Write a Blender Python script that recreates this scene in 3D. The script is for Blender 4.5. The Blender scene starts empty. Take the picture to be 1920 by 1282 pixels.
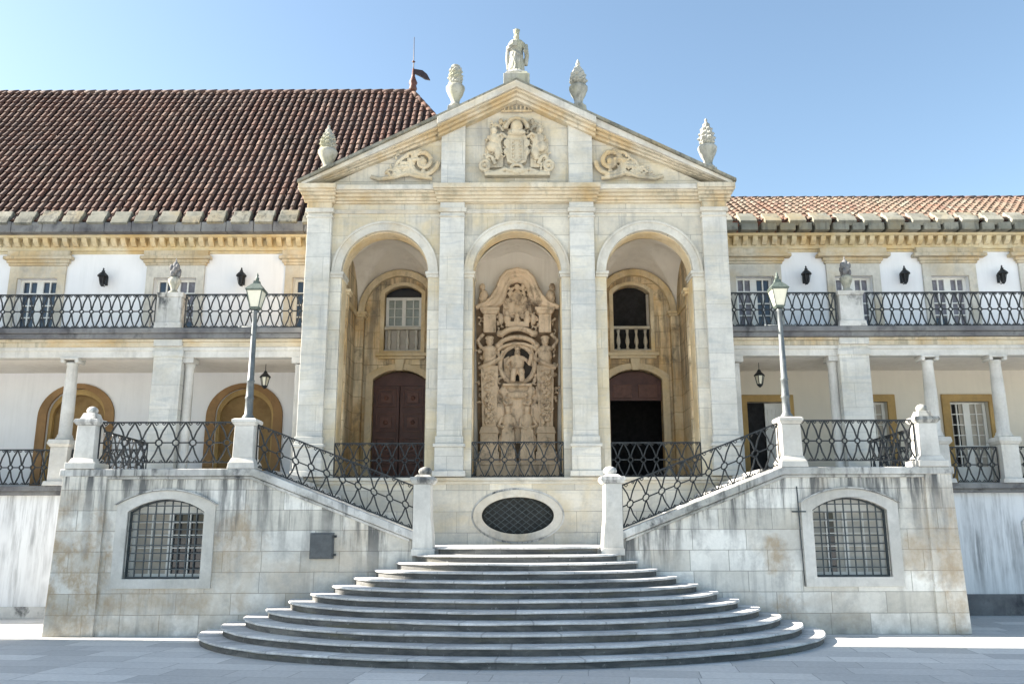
import bpy, bmesh, math, random
from mathutils import Vector, Matrix, noise as mnoise
random.seed(7)
R = math.radians
sc = bpy.context.scene
col = sc.collection

# ------------------------------------------------------------------ camera, sky, sun, exposure
cam_d = bpy.data.cameras.new('camera')
cam_d.sensor_width = 36; cam_d.lens = 30.0
cam_d.shift_x = -0.0052
cam_d.clip_start = 0.1; cam_d.clip_end = 900
cam = bpy.data.objects.new('camera', cam_d); col.objects.link(cam)
cam.location = (0, 0, 2.15)
cam.rotation_euler = (Matrix.Rotation(R(90 + 12.4), 3, 'X') @ Matrix.Rotation(R(-0.17), 3, 'Z')).to_euler()
sc.camera = cam

SUN_EL, SUN_BEHIND = R(33), R(5.2)      # sun far to the left, a few degrees behind the facade plane
to_sun = Vector((-math.cos(SUN_EL)*math.cos(SUN_BEHIND), math.cos(SUN_EL)*math.sin(SUN_BEHIND), math.sin(SUN_EL)))
world = bpy.data.worlds.new('World'); sc.world = world; world.use_nodes = True
wn = world.node_tree; wn.nodes.clear()
sky = wn.nodes.new('ShaderNodeTexSky'); sky.sky_type = 'NISHITA'; sky.sun_disc = False
sky.sun_elevation = SUN_EL; sky.sun_rotation = math.atan2(to_sun.x, to_sun.y)
sky.altitude = 100; sky.air_density = 1.0; sky.dust_density = 0.9; sky.ozone_density = 0.5
bg = wn.nodes.new('ShaderNodeBackground'); bg.inputs[1].default_value = 0.06
wo = wn.nodes.new('ShaderNodeOutputWorld')
tint = wn.nodes.new('ShaderNodeMix'); tint.data_type = 'RGBA'; tint.blend_type = 'MULTIPLY'; tint.inputs[0].default_value = 1
tint.inputs[7].default_value = (1.0, 1.03, .97, 1)
wn.links.new(sky.outputs[0], tint.inputs[6]); wn.links.new(tint.outputs[2], bg.inputs[0]); wn.links.new(bg.outputs[0], wo.inputs[0])
sun_d = bpy.data.lights.new('sun', 'SUN'); sun_d.energy = 5.0; sun_d.angle = R(0.5); sun_d.color = (1.0, 0.91, 0.79)
sun = bpy.data.objects.new('sun', sun_d); col.objects.link(sun)
sun.rotation_euler = (-to_sun).to_track_quat('-Z', 'Y').to_euler()
sc.view_settings.view_transform = 'Standard'; sc.view_settings.look = 'None'
sc.view_settings.exposure = 2.27; sc.view_settings.gamma = 1.0

# ------------------------------------------------------------------ materials
class NT:
    def __init__(s, name):
        s.m = bpy.data.materials.new(name); s.m.use_nodes = True
        s.t = s.m.node_tree; s.t.nodes.clear()
        s.out = s.n('ShaderNodeOutputMaterial'); s.b = s.n('ShaderNodeBsdfPrincipled')
        s.l(s.b.outputs[0], s.out.inputs[0])
    def n(s, ty, **k):
        x = s.t.nodes.new(ty)
        for a, v in k.items(): setattr(x, a, v)
        return x
    def l(s, a, b): s.t.links.new(a, b)
    def put(s, sock, v):
        if hasattr(v, 'is_linked') or hasattr(v, 'links'): s.l(v, sock)
        else: sock.default_value = v
    def math(s, op, a, b=0.5, c=None, clamp=False):
        x = s.n('ShaderNodeMath', operation=op, use_clamp=clamp)
        s.put(x.inputs[0], a); s.put(x.inputs[1], b)
        if c is not None: s.put(x.inputs[2], c)
        return x.outputs[0]
    def rng(s, v, a, b, c=0.0, d=1.0):
        x = s.n('ShaderNodeMapRange'); s.put(x.inputs[0], v)
        for i, q in enumerate((a, b, c, d)): x.inputs[i+1].default_value = q
        return x.outputs[0]
    def noise(s, vec, scale, detail=4, rough=0.55, dist=0.0):
        x = s.n('ShaderNodeTexNoise'); s.l(vec, x.inputs['Vector'])
        x.inputs['Scale'].default_value = scale; x.inputs['Detail'].default_value = detail
        x.inputs['Roughness'].default_value = rough; x.inputs['Distortion'].default_value = dist
        return x.outputs['Fac']
    def scaled(s, vec, sx, sy, sz, loc=(0, 0, 0)):
        x = s.n('ShaderNodeMapping'); s.l(vec, x.inputs[0]); x.inputs['Scale'].default_value = (sx, sy, sz)
        x.inputs['Location'].default_value = loc
        return x.outputs[0]
    def mix(s, f, a, b, mode='MIX'):
        x = s.n('ShaderNodeMix', data_type='RGBA', blend_type=mode)
        s.put(x.inputs[0], f)
        for i, v in ((6, a), (7, b)):
            if isinstance(v, (tuple, list)): x.inputs[i].default_value = (*v[:3], 1)
            else: s.l(v, x.inputs[i])
        return x.outputs[2]

def c3(r, g, b): return (r, g, b)

def stone(name, ca, cb, stain=(.42, .33, .2), stain_amt=.5, dark=(.12, .12, .11), dark_amt=.35, block=(1.1, .5),
          mortar=(.25, .24, .22), rough=.88, streak_top=None, streak_len=1.2, streak_amt=.9, bump=.35, seed=0, low=None, vein=0.0, drips=.25, patches=()):
    n = NT(name)
    g = n.n('ShaderNodeNewGeometry'); pos = g.outputs['Position']
    sp = n.n('ShaderNodeSeparateXYZ'); n.l(pos, sp.inputs[0])
    u = n.math('ADD', sp.outputs[0], sp.outputs[1])
    base = None; mort = None
    if block:
        cv = n.n('ShaderNodeCombineXYZ'); n.l(u, cv.inputs[0]); n.l(sp.outputs[2], cv.inputs[1])
        wob = n.noise(pos, 1.7, 2)
        off = n.n('ShaderNodeVectorMath', operation='ADD'); n.l(cv.outputs[0], off.inputs[0])
        wv = n.n('ShaderNodeCombineXYZ'); n.l(n.rng(wob, 0, 1, -.012, .012), wv.inputs[1]); n.l(wv.outputs[0], off.inputs[1])
        br = n.n('ShaderNodeTexBrick'); n.l(off.outputs[0], br.inputs['Vector'])
        br.offset = .5; br.offset_frequency = 2; br.squash = .72; br.squash_frequency = 3
        br.inputs['Color1'].default_value = (*ca, 1); br.inputs['Color2'].default_value = (*cb, 1)
        br.inputs['Mortar'].default_value = (*mortar, 1); br.inputs['Scale'].default_value = 1
        br.inputs['Mortar Size'].default_value = .008; br.inputs['Mortar Smooth'].default_value = .25
        br.inputs['Bias'].default_value = -.05
        br.inputs['Brick Width'].default_value = block[0]; br.inputs['Row Height'].default_value = block[1]
        base = br.outputs['Color']; mort = br.outputs['Fac']
    else:
        base = n.mix(n.rng(n.noise(pos, 1.3, 5), .35, .65), ca, cb)
    big = n.noise(n.scaled(pos, 1, 1, 1, (seed*3.1, seed, 0)), .55, 8, .62, .4)
    base = n.mix(n.math('MULTIPLY', n.rng(big, .48, .62), stain_amt), base, stain)
    tone = n.noise(n.scaled(pos, .9, .9, 1.3, (seed*1.7, 2, 5)), 1, 4, .55)
    base = n.mix(1.0, base, n_val(n, n.rng(tone, .35, .65, .86, 1.08)), 'MULTIPLY')
    if vein:
        ve = n.noise(n.scaled(pos, .8, .8, 6, (seed, 1, 0)), 1, 7, .68, .8)
        base = n.mix(n.math('MULTIPLY', n.rng(ve, .5, .62), vein), base, (.36, .39, .41))
    if drips:
        dr = n.noise(n.scaled(pos, 7, 7, .5, (seed*2.3, 0, 1)), 1, 6, .65)
        dm = n.noise(n.scaled(pos, .6, .6, .5, (seed*1.3, 5, 1)), 1, 3, .5)
        base = n.mix(n.math('MULTIPLY', n.math('MULTIPLY', n.rng(dr, .5, .62), n.rng(dm, .42, .6)), drips), base, tuple(x*.8 for x in dark))
    for px_, pz_, ax_, az_, am_ in patches:
        ex = n.math('DIVIDE', n.math('SUBTRACT', sp.outputs[0], px_), ax_); ez = n.math('DIVIDE', n.math('SUBTRACT', sp.outputs[2], pz_), az_)
        dd = n.math('SQRT', n.math('ADD', n.math('MULTIPLY', ex, ex), n.math('MULTIPLY', ez, ez)))
        pn = n.noise(n.scaled(pos, 1.6, 1.6, 1.6, (px_, 0, pz_)), 1, 7, .65, .3)
        pm = n.rng(n.math('SUBTRACT', n.math('ADD', dd, n.rng(pn, .3, .7, -.8, .8)), 1.0), .35, -.35)
        pf = n.rng(n.noise(n.scaled(pos, 3.5, 3.5, 2.2, (pz_, 1, px_)), 1, 7, .7), .38, .6, .25, 1.0)
        base = n.mix(n.math('MULTIPLY', n.math('MULTIPLY', pm, pf), am_), base, stain)
    med = n.noise(n.scaled(pos, 1, 1, .8, (seed, 4, 2)), 2.3, 9, .7, .3)
    base = n.mix(n.math('MULTIPLY', n.rng(med, .52, .68), dark_amt), base, dark)
    fine = n.noise(pos, 13, 6, .68)
    base = n.mix(1.0, base, n_val(n, n.rng(fine, .3, .7, .93, 1.06)), 'MULTIPLY')
    if streak_top is not None:
        st = n.noise(n.scaled(pos, 4.5, 4.5, .4, (seed*7, 0, 0)), 1, 6, .65)
        st2 = n.noise(n.scaled(pos, .9, .9, .9, (seed*5, 1, 0)), 1, 3, .5)
        if isinstance(streak_top, tuple):     # (flat z, x where slope starts, x where slope ends, low z)
            zf, xs, xe, zl = streak_top
            top = n.rng(n.math('ABSOLUTE', sp.outputs[0]), xe, xs, zl, zf)
            dz = n.math('SUBTRACT', top, sp.outputs[2])
        else:
            dz = n.math('SUBTRACT', streak_top, sp.outputs[2])
        lenv = n.rng(st2, .3, .7, streak_len*.35, streak_len*1.5)
        fade = n.math('SUBTRACT', 1.0, n.math('DIVIDE', dz, lenv), clamp=True)
        thr = n.rng(st, .44, .57)
        amt = n.math('MULTIPLY', n.math('MULTIPLY', fade, thr), streak_amt, clamp=True)
        base = n.mix(amt, base, (.075, .08, .085))
    if low is not None:   # grime splashed up from the ground
        st3 = n.noise(n.scaled(pos, 3, 3, 3), 1, 5, .6)
        f = n.math('MULTIPLY', n.rng(sp.outputs[2], low, 0.0, 0, .55), n.rng(st3, .35, .65))
        base = n.mix(n.math('MAXIMUM', f, 0.0), base, (.16, .15, .12))
    n.l(base, n.b.inputs['Base Color'])
    n.b.inputs['Roughness'].default_value = rough
    n.b.inputs['Specular IOR Level'].default_value = .25
    bp = n.n('ShaderNodeBump'); bp.inputs['Strength'].default_value = bump; bp.inputs['Distance'].default_value = .02
    h = n.math('ADD', n.math('MULTIPLY', fine, .35), n.math('MULTIPLY', med, .8))
    if mort is not None: h = n.math('SUBTRACT', h, n.math('MULTIPLY', mort, .8))
    n.l(h, bp.inputs['Height']); n.l(bp.outputs[0], n.b.inputs['Normal'])
    return n.m

def n_val(n, v):
    c = n.n('ShaderNodeCombineColor'); 
    for i in range(3): n.l(v, c.inputs[i])
    return c.outputs[0]

def plain(name, colr, rough=.6, metal=0.0, var=.12, scale=6, colr2=None, bump=.0, spec=.4):
    n = NT(name); g = n.n('ShaderNodeNewGeometry')
    f = n.noise(g.outputs['Position'], scale, 6, .65)
    c2 = colr2 or tuple(x*(1-var*2) for x in colr)
    n.l(n.mix(n.rng(f, .35, .68), colr, c2), n.b.inputs['Base Color'])
    n.l(n.rng(f, .3, .7, rough*.85, min(1, rough*1.1)), n.b.inputs['Roughness'])
    n.b.inputs['Metallic'].default_value = metal; n.b.inputs['Specular IOR Level'].default_value = spec
    if bump:
        bp = n.n('ShaderNodeBump'); bp.inputs['Strength'].default_value = bump; bp.inputs['Distance'].default_value = .02
        n.l(f, bp.inputs['Height']); n.l(bp.outputs[0], n.b.inputs['Normal'])
    return n.m

def plaster(name, colr, streaks=0.0, grime=(.3, .31, .32), seed=0):
    n = NT(name); g = n.n('ShaderNodeNewGeometry'); pos = g.outputs['Position']
    f = n.noise(n.scaled(pos, 1, 1, 1, (seed, 0, 0)), .9, 7, .6)
    base = n.mix(n.rng(f, .4, .75, 0, .5), colr, tuple(x*.86 for x in colr))
    st = n.noise(n.scaled(pos, 4.5, 4.5, .3, (seed*4, 0, 0)), 1, 7, .7)
    st2 = n.noise(n.scaled(pos, 1.2, 1.2, .6, (seed, 3, 0)), 1, 4)
    a = n.math('MULTIPLY', n.rng(st, .44, .62), n.rng(st2, .35, .62))
    base = n.mix(n.math('MULTIPLY', a, streaks, clamp=True), base, grime)
    n.l(base, n.b.inputs['Base Color']); n.b.inputs['Roughness'].default_value = .92
    n.b.inputs['Specular IOR Level'].default_value = .2
    bp = n.n('ShaderNodeBump'); bp.inputs['Strength'].default_value = .15; bp.inputs['Distance'].default_value = .02
    n.l(n.noise(pos, 9, 5, .6), bp.inputs['Height']); n.l(bp.outputs[0], n.b.inputs['Normal'])
    return n.m

def tiles(name, cols, moss=(.10, .10, .08), moss_amt=.5):
    n = NT(name); g = n.n('ShaderNodeNewGeometry'); pos = g.outputs['Position']
    r = n.n('ShaderNodeValToRGB'); n.l(g.outputs['Random Per Island'], r.inputs[0])
    r.color_ramp.interpolation = 'LINEAR'
    while len(r.color_ramp.elements) < len(cols): r.color_ramp.elements.new(.5)
    for i, c in enumerate(cols):
        r.color_ramp.elements[i].position = i/(len(cols)-1); r.color_ramp.elements[i].color = (*c, 1)
    f = n.noise(pos, .5, 8, .65, .5)
    f2 = n.noise(pos, 9, 5, .7)
    base = n.mix(n.math('MULTIPLY', n.rng(f, .42, .68), moss_amt), r.outputs[0], moss)
    base = n.mix(1, base, n_val(n, n.rng(f2, .3, .7, .7, 1.2)), 'MULTIPLY')
    n.l(base, n.b.inputs['Base Color']); n.b.inputs['Roughness'].default_value = .85
    return n.m

def paving():
    n = NT('paving_stone'); g = n.n('ShaderNodeNewGeometry'); pos = g.outputs['Position']
    rot = n.n('ShaderNodeMapping'); n.l(pos, rot.inputs[0]); rot.inputs['Rotation'].default_value = (0, 0, R(7))
    wob = n.noise(pos, .9, 3)
    ad = n.n('ShaderNodeVectorMath', operation='ADD'); n.l(rot.outputs[0], ad.inputs[0]); n.l(n_val(n, n.rng(wob, 0, 1, -.05, .05)), ad.inputs[1])
    br = n.n('ShaderNodeTexBrick'); n.l(ad.outputs[0], br.inputs['Vector'])
    br.squash = .6; br.squash_frequency = 3; br.offset = .37
    br.inputs['Color1'].default_value = (.50, .50, .49, 1); br.inputs['Color2'].default_value = (.80, .79, .76, 1)
    br.inputs['Mortar'].default_value = (.27, .27, .27, 1); br.inputs['Mortar Size'].default_value = .010
    br.inputs['Scale'].default_value = 1; br.inputs['Bias'].default_value = -.25
    br.inputs['Brick Width'].default_value = 1.7; br.inputs['Row Height'].default_value = .62
    br.inputs['Mortar Smooth'].default_value = .5
    f = n.noise(pos, .35, 8, .6, .6); f2 = n.noise(pos, 14, 6, .7)
    base = n.mix(n.rng(f, .42, .68, 0, .4), br.outputs['Color'], (.45, .45, .44))
    base = n.mix(1, base, n_val(n, n.rng(f2, .3, .7, .82, 1.1)), 'MULTIPLY')
    n.l(base, n.b.inputs['Base Color'])
    n.l(n.rng(f, .3, .7, .45, .75), n.b.inputs['Roughness'])
    bp = n.n('ShaderNodeBump'); bp.inputs['Strength'].default_value = .3; bp.inputs['Distance'].default_value = .01
    n.l(n.math('SUBTRACT', n.math('MULTIPLY', f2, .6), br.outputs['Fac']), bp.inputs['Height']); n.l(bp.outputs[0], n.b.inputs['Normal'])
    return n.m

def step_joints(n, g, base, amt=.4):
    sp = n.n('ShaderNodeSeparateXYZ'); n.l(g.outputs['Position'], sp.inputs[0])
    lvl = n.math('FLOOR', n.math('DIVIDE', n.math('SUBTRACT', sp.outputs[2], .004), .15))
    ang = n.math('ARCTAN2', n.math('MULTIPLY', sp.outputs[0], .72), n.math('SUBTRACT', 18.9, sp.outputs[1]))
    rn = n.n('ShaderNodeTexWhiteNoise', noise_dimensions='1D'); n.l(lvl, rn.inputs['W'])
    k = n.math('ADD', n.math('MULTIPLY', ang, n.rng(lvl, 0, 11, 4.6, 2.2)), n.math('MULTIPLY', rn.outputs['Value'], 7.3))
    fr = n.math('FRACT', k, 0)
    line = n.math('LESS_THAN', n.math('MINIMUM', fr, n.math('SUBTRACT', 1.0, fr)), .012)
    r2 = n.n('ShaderNodeTexWhiteNoise', noise_dimensions='2D'); cv = n.n('ShaderNodeCombineXYZ'); n.l(n.math('FLOOR', k), cv.inputs[0]); n.l(lvl, cv.inputs[1]); n.l(cv.outputs[0], r2.inputs['Vector'])
    base = n.mix(1.0, base, n_val(n, n.rng(r2.outputs['Value'], 0, 1, .84, 1.12)), 'MULTIPLY')
    return n.mix(n.math('MULTIPLY', line, amt), base, (.06, .06, .06))

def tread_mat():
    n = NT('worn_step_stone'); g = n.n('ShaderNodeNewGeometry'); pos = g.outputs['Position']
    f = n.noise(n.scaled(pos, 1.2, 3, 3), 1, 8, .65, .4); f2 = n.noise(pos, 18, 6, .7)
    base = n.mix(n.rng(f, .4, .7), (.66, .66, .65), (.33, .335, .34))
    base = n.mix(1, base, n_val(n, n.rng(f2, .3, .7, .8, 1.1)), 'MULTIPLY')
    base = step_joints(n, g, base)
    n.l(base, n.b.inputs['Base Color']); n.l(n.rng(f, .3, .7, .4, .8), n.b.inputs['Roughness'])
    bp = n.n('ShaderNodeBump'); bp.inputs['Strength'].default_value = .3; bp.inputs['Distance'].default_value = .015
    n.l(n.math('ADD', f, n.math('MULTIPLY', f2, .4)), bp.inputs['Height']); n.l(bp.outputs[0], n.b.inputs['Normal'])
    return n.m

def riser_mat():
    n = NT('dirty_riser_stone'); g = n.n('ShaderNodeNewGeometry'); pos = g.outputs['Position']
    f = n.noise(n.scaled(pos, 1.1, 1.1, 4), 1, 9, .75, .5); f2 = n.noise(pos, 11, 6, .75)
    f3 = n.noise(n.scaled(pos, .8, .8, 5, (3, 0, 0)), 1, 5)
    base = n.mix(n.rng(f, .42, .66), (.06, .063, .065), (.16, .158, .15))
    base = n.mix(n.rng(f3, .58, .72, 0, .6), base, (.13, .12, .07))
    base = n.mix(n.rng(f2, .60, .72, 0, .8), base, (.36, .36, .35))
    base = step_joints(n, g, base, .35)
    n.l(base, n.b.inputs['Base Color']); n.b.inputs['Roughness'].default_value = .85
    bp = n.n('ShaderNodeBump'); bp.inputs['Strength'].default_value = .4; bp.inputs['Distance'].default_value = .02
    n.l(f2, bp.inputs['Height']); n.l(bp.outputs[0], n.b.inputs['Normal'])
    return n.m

def glass(name, c=(.02, .025, .035)):
    n = NT(name); n.b.inputs['Base Color'].default_value = (*c, 1); n.b.inputs['Roughness'].default_value = .08
    n.b.inputs['Specular IOR Level'].default_value = .6
    g = n.n('ShaderNodeNewGeometry'); bp = n.n('ShaderNodeBump'); bp.inputs['Strength'].default_value = .05
    n.l(n.noise(g.outputs['Position'], 2, 2), bp.inputs['Height']); n.l(bp.outputs[0], n.b.inputs['Normal'])
    return n.m

M = {}
M['ground'] = paving()
M['face'] = stone('pale_ashlar', (.65, .62, .54), (.48, .45, .38), stain=(.56, .47, .30), stain_amt=.6, dark=(.30, .31, .31), dark_amt=.4, block=(1.5, .52), mortar=(.30, .29, .26), bump=.3, vein=.25, drips=.4, patches=((-2.3, 9.9, .35, .8, .6), (2.3, 7.5, .25, 2.5, .6), (-2.25, 4.4, .3, .9, .6), (4.7, 10.9, .4, .3, .6), (2.6, 11.9, .5, .5, .6), (-2.4, 12.0, .3, .6, .5), (-4.85, 10.2, .2, .7, .6)))
M['pil'] = stone('pale_pilaster_stone', (.60, .59, .55), (.52, .52, .49), stain=(.54, .49, .37), stain_amt=.4, dark=(.33, .35, .36), dark_amt=.4, block=(3.3, .66), mortar=(.38, .38, .36), bump=.25, seed=3, vein=.5, drips=.3)
M['trim'] = stone('trim_stone', (.60, .58, .52), (.5, .48, .43), stain=(.52, .42, .26), stain_amt=.55, dark=(.25, .25, .24), dark_amt=.45, block=None, bump=.3, seed=2)
M['cornice'] = stone('stained_cornice_stone', (.58, .53, .43), (.52, .45, .33), stain=(.48, .34, .16), stain_amt=.7, dark=(.26, .25, .2), dark_amt=.6, block=None, bump=.4, seed=5, drips=.6)
M['ochre_corn'] = stone('ochre_cornice_stone', (.62, .55, .40), (.56, .46, .27), stain=(.54, .37, .16), stain_amt=.7, dark=(.35, .33, .26), dark_amt=.45, block=None, bump=.35, seed=8)
M['ochre'] = stone('ochre_inner_stone', (.80, .66, .44), (.70, .55, .35), stain=(.60, .38, .15), stain_amt=.75, dark=(.13, .11, .08), dark_amt=.75, block=(1.0, .5), mortar=(.3, .22, .12), bump=.5, seed=4, streak_top=7.2, streak_len=3.5, streak_amt=.55, drips=.4)
M['soffit'] = stone('ochre_arch_stone', (.70, .60, .43), (.64, .51, .32), stain=(.60, .42, .18), stain_amt=.65, dark=(.28, .22, .15), dark_amt=.5, block=None, bump=.3, seed=9)
M['frame_ochre'] = stone('ochre_frame_stone', (.42, .29, .12), (.36, .24, .10), stain=(.42, .27, .1), stain_amt=.5, dark=(.2, .15, .08), dark_amt=.4, block=None, bump=.3, seed=9)
M['brown_frame'] = stone('brown_frame_stone', (.30, .18, .085), (.24, .145, .07), stain=(.3, .2, .1), stain_amt=.5, dark=(.12, .08, .04), dark_amt=.4, block=None, bump=.3, seed=19)
M['terr'] = stone('terrace_ashlar', (.77, .76, .72), (.54, .52, .465), stain=(.38, .29, .19), stain_amt=.4, dark=(.36, .36, .35), dark_amt=.6, block=(1.15, .43), mortar=(.34, .33, .30), bump=.5, seed=11, streak_top=(3.35, 5.6, 2.2, 1.95), streak_len=1.5, streak_amt=1.0, low=.8, drips=.5, patches=((-9.35, 1.2, .75, 1.25, .9), (-6.05, 1.9, .5, .6, .75), (-7.5, .75, 1.3, .3, .6), (9.2, 1.1, .3, 1.2, .75), (8.5, 1.55, .3, .4, .6), (5.45, 1.5, .22, .4, .8), (5.7, .45, .25, .35, .85)))
M['coping'] = stone('coping_stone', (.60, .60, .58), (.44, .44, .43), stain=(.27, .27, .24), stain_amt=.7, dark=(.06, .065, .07), dark_amt=1.0, block=None, bump=.5, seed=12, drips=.8)
M['white_stone'] = stone('white_post_stone', (.62, .61, .58), (.54, .53, .50), stain=(.48, .44, .36), stain_amt=.3, dark=(.28, .28, .27), dark_amt=.35, block=None, bump=.25, seed=13)
M['dark_mould'] = stone('blackened_moulding_stone', (.20, .205, .21), (.12, .12, .13), stain=(.3, .3, .28), stain_amt=.4, dark=(.05, .05, .055), dark_amt=.8, block=None, bump=.4, seed=14)
M['eave'] = stone('lichen_eave_stone', (.27, .265, .225), (.165, .17, .145), stain=(.27, .22, .13), stain_amt=.7, dark=(.07, .075, .07), dark_amt=.9, block=None, bump=.5, seed=15, drips=.7)
M['carve'] = stone('carved_brown_stone', (.78, .62, .45), (.64, .50, .35), stain=(.60, .46, .32), stain_amt=.5, dark=(.10, .075, .055), dark_amt=.85, block=None, bump=.6, seed=16, drips=.5)
M['carve_dark'] = stone('dirty_shaded_carved_stone', (.30, .215, .14), (.20, .14, .09), stain=(.36, .27, .18), stain_amt=.5, dark=(.06, .05, .04), dark_amt=.9, block=None, bump=.6, seed=26)  # dirt plus the shade behind the figures, both put into the colour
M['relief'] = stone('carved_cream_stone', (.60, .53, .40), (.50, .44, .33), stain=(.50, .35, .16), stain_amt=.7, dark=(.2, .19, .17), dark_amt=.7, block=None, bump=.5, seed=17, drips=.5)
M['urn'] = stone('weathered_urn_stone', (.40, .40, .365), (.28, .28, .25), stain=(.30, .30, .18), stain_amt=.7, dark=(.12, .125, .11), dark_amt=.9, block=None, bump=.6, seed=18, drips=.6)
M['white'] = plaster('white_plaster', (.78, .79, .81), .12)
M['white_low'] = plaster('streaked_white_plaster', (.74, .76, .78), 1.0, seed=2)
M['cream'] = plaster('cream_plaster', (.66, .62, .54), .1, seed=5)
M['vault'] = plaster('vault_plaster', (.80, .76, .69), .25, grime=(.38, .33, .27), seed=7)
M['iron'] = plain('black_wrought_iron', (.035, .04, .045), .55, .3, .25)
M['iron_wall'] = plain('painted_iron', (.06, .075, .085), .5, .2, .2)
M['pole'] = plain('weathered_grey_green_iron', (.15, .165, .17), .55, .3, colr2=(.075, .09, .10), scale=9)
M['copper'] = plain('green_copper', (.12, .15, .13), .6, .2, colr2=(.05, .07, .065), scale=14)
M['lampglass'] = plain('frosted_lamp_glass', (.72, .70, .58), .3, 0, .06)
M['door'] = plain('dark_red_brown_wood', (.10, .038, .026), .5, 0, colr2=(.06, .024, .018), scale=4)
M['door_hi'] = plain('worn_red_brown_wood', (.135, .055, .036), .5, 0, .2)
M['white_paint'] = plain('white_joinery_paint', (.72, .72, .69), .5, 0, .05)
M['grey_paint'] = plain('grey_joinery_paint', (.42, .42, .38), .5, 0, .08)
M['curtain'] = plain('pale_curtain', (.55, .53, .48), .9, 0, .15, scale=3)
M['lace'] = plain('grey_lace_curtain', (.22, .22, .26), .7, 0, .25, scale=5)
M['shutter'] = plain('beige_shutter', (.46, .42, .36), .8, 0, .12, scale=3)
M['glass'] = glass('dark_window_glass'); M['glassb'] = glass('bluish_window_glass', (.03, .045, .07))
M['void'] = plain('dark_interior', (.02, .02, .022), .9, 0, .2)
M['grille_back'] = plain('dark_grille_void', (.03, .035, .035), .8)
M['box'] = plain('grey_painted_metal', (.10, .11, .12), .5, .4, .15)
M['tread'] = tread_mat(); M['riser'] = riser_mat()
M['tileL'] = tiles('old_brown_roof_tiles', [(.060, .027, .020), (.095, .042, .028), (.075, .036, .027), (.12, .06, .042), (.085, .05, .04), (.065, .03, .022), (.17, .11, .085)], (.04, .036, .03), .6)
M['panL'] = plain('dark_channel_tiles', (.045, .025, .02), .9, 0, .3, scale=3)  # darker flat bed seen between the cover tiles
M['tileR'] = tiles('red_pink_roof_tiles', [(.085, .046, .034), (.125, .075, .052), (.10, .07, .052), (.17, .12, .09), (.13, .065, .042), (.15, .135, .11)], (.12, .115, .085), .6)
M['panR'] = plain('red_channel_tiles', (.20, .09, .06), .9, 0, .3, scale=3)
M['towerst'] = stone('tower_stone', (.55, .52, .46), (.5, .47, .42), block=(1.0, .5), seed=21)
M['flag'] = plain('dark_weathered_metal', (.03, .02, .025), .6)

# ------------------------------------------------------------------ mesh building
ORG = {}
def setp(o, label=None, cat=None, group=None, kind=None):
    if label: o['label'] = label
    if cat: o['category'] = cat
    if group: o['group'] = group
    if kind: o['kind'] = kind
    return o
def thing(name, loc, label, cat, group=None):
    o = bpy.data.objects.new(name, None); o.empty_display_size = .3; col.objects.link(o)
    o.location = loc; ORG[o.name] = Vector(loc)
    return setp(o, label, cat, group)

def curve_plate(outer, holes):
    cu = bpy.data.curves.new('tmp', 'CURVE'); cu.dimensions = '2D'; cu.fill_mode = 'BOTH'; cu.extrude = .5
    for poly in [outer] + holes:
        s = cu.splines.new('POLY'); s.points.add(len(poly)-1)
        for p, q in zip(s.points, poly): p.co = (q[0], q[1], 0, 1)
        s.use_cyclic_u = True
    o = bpy.data.objects.new('tmp', cu); me = bpy.data.meshes.new_from_object(o)
    bpy.data.objects.remove(o); bpy.data.curves.remove(cu)
    return me

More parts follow.
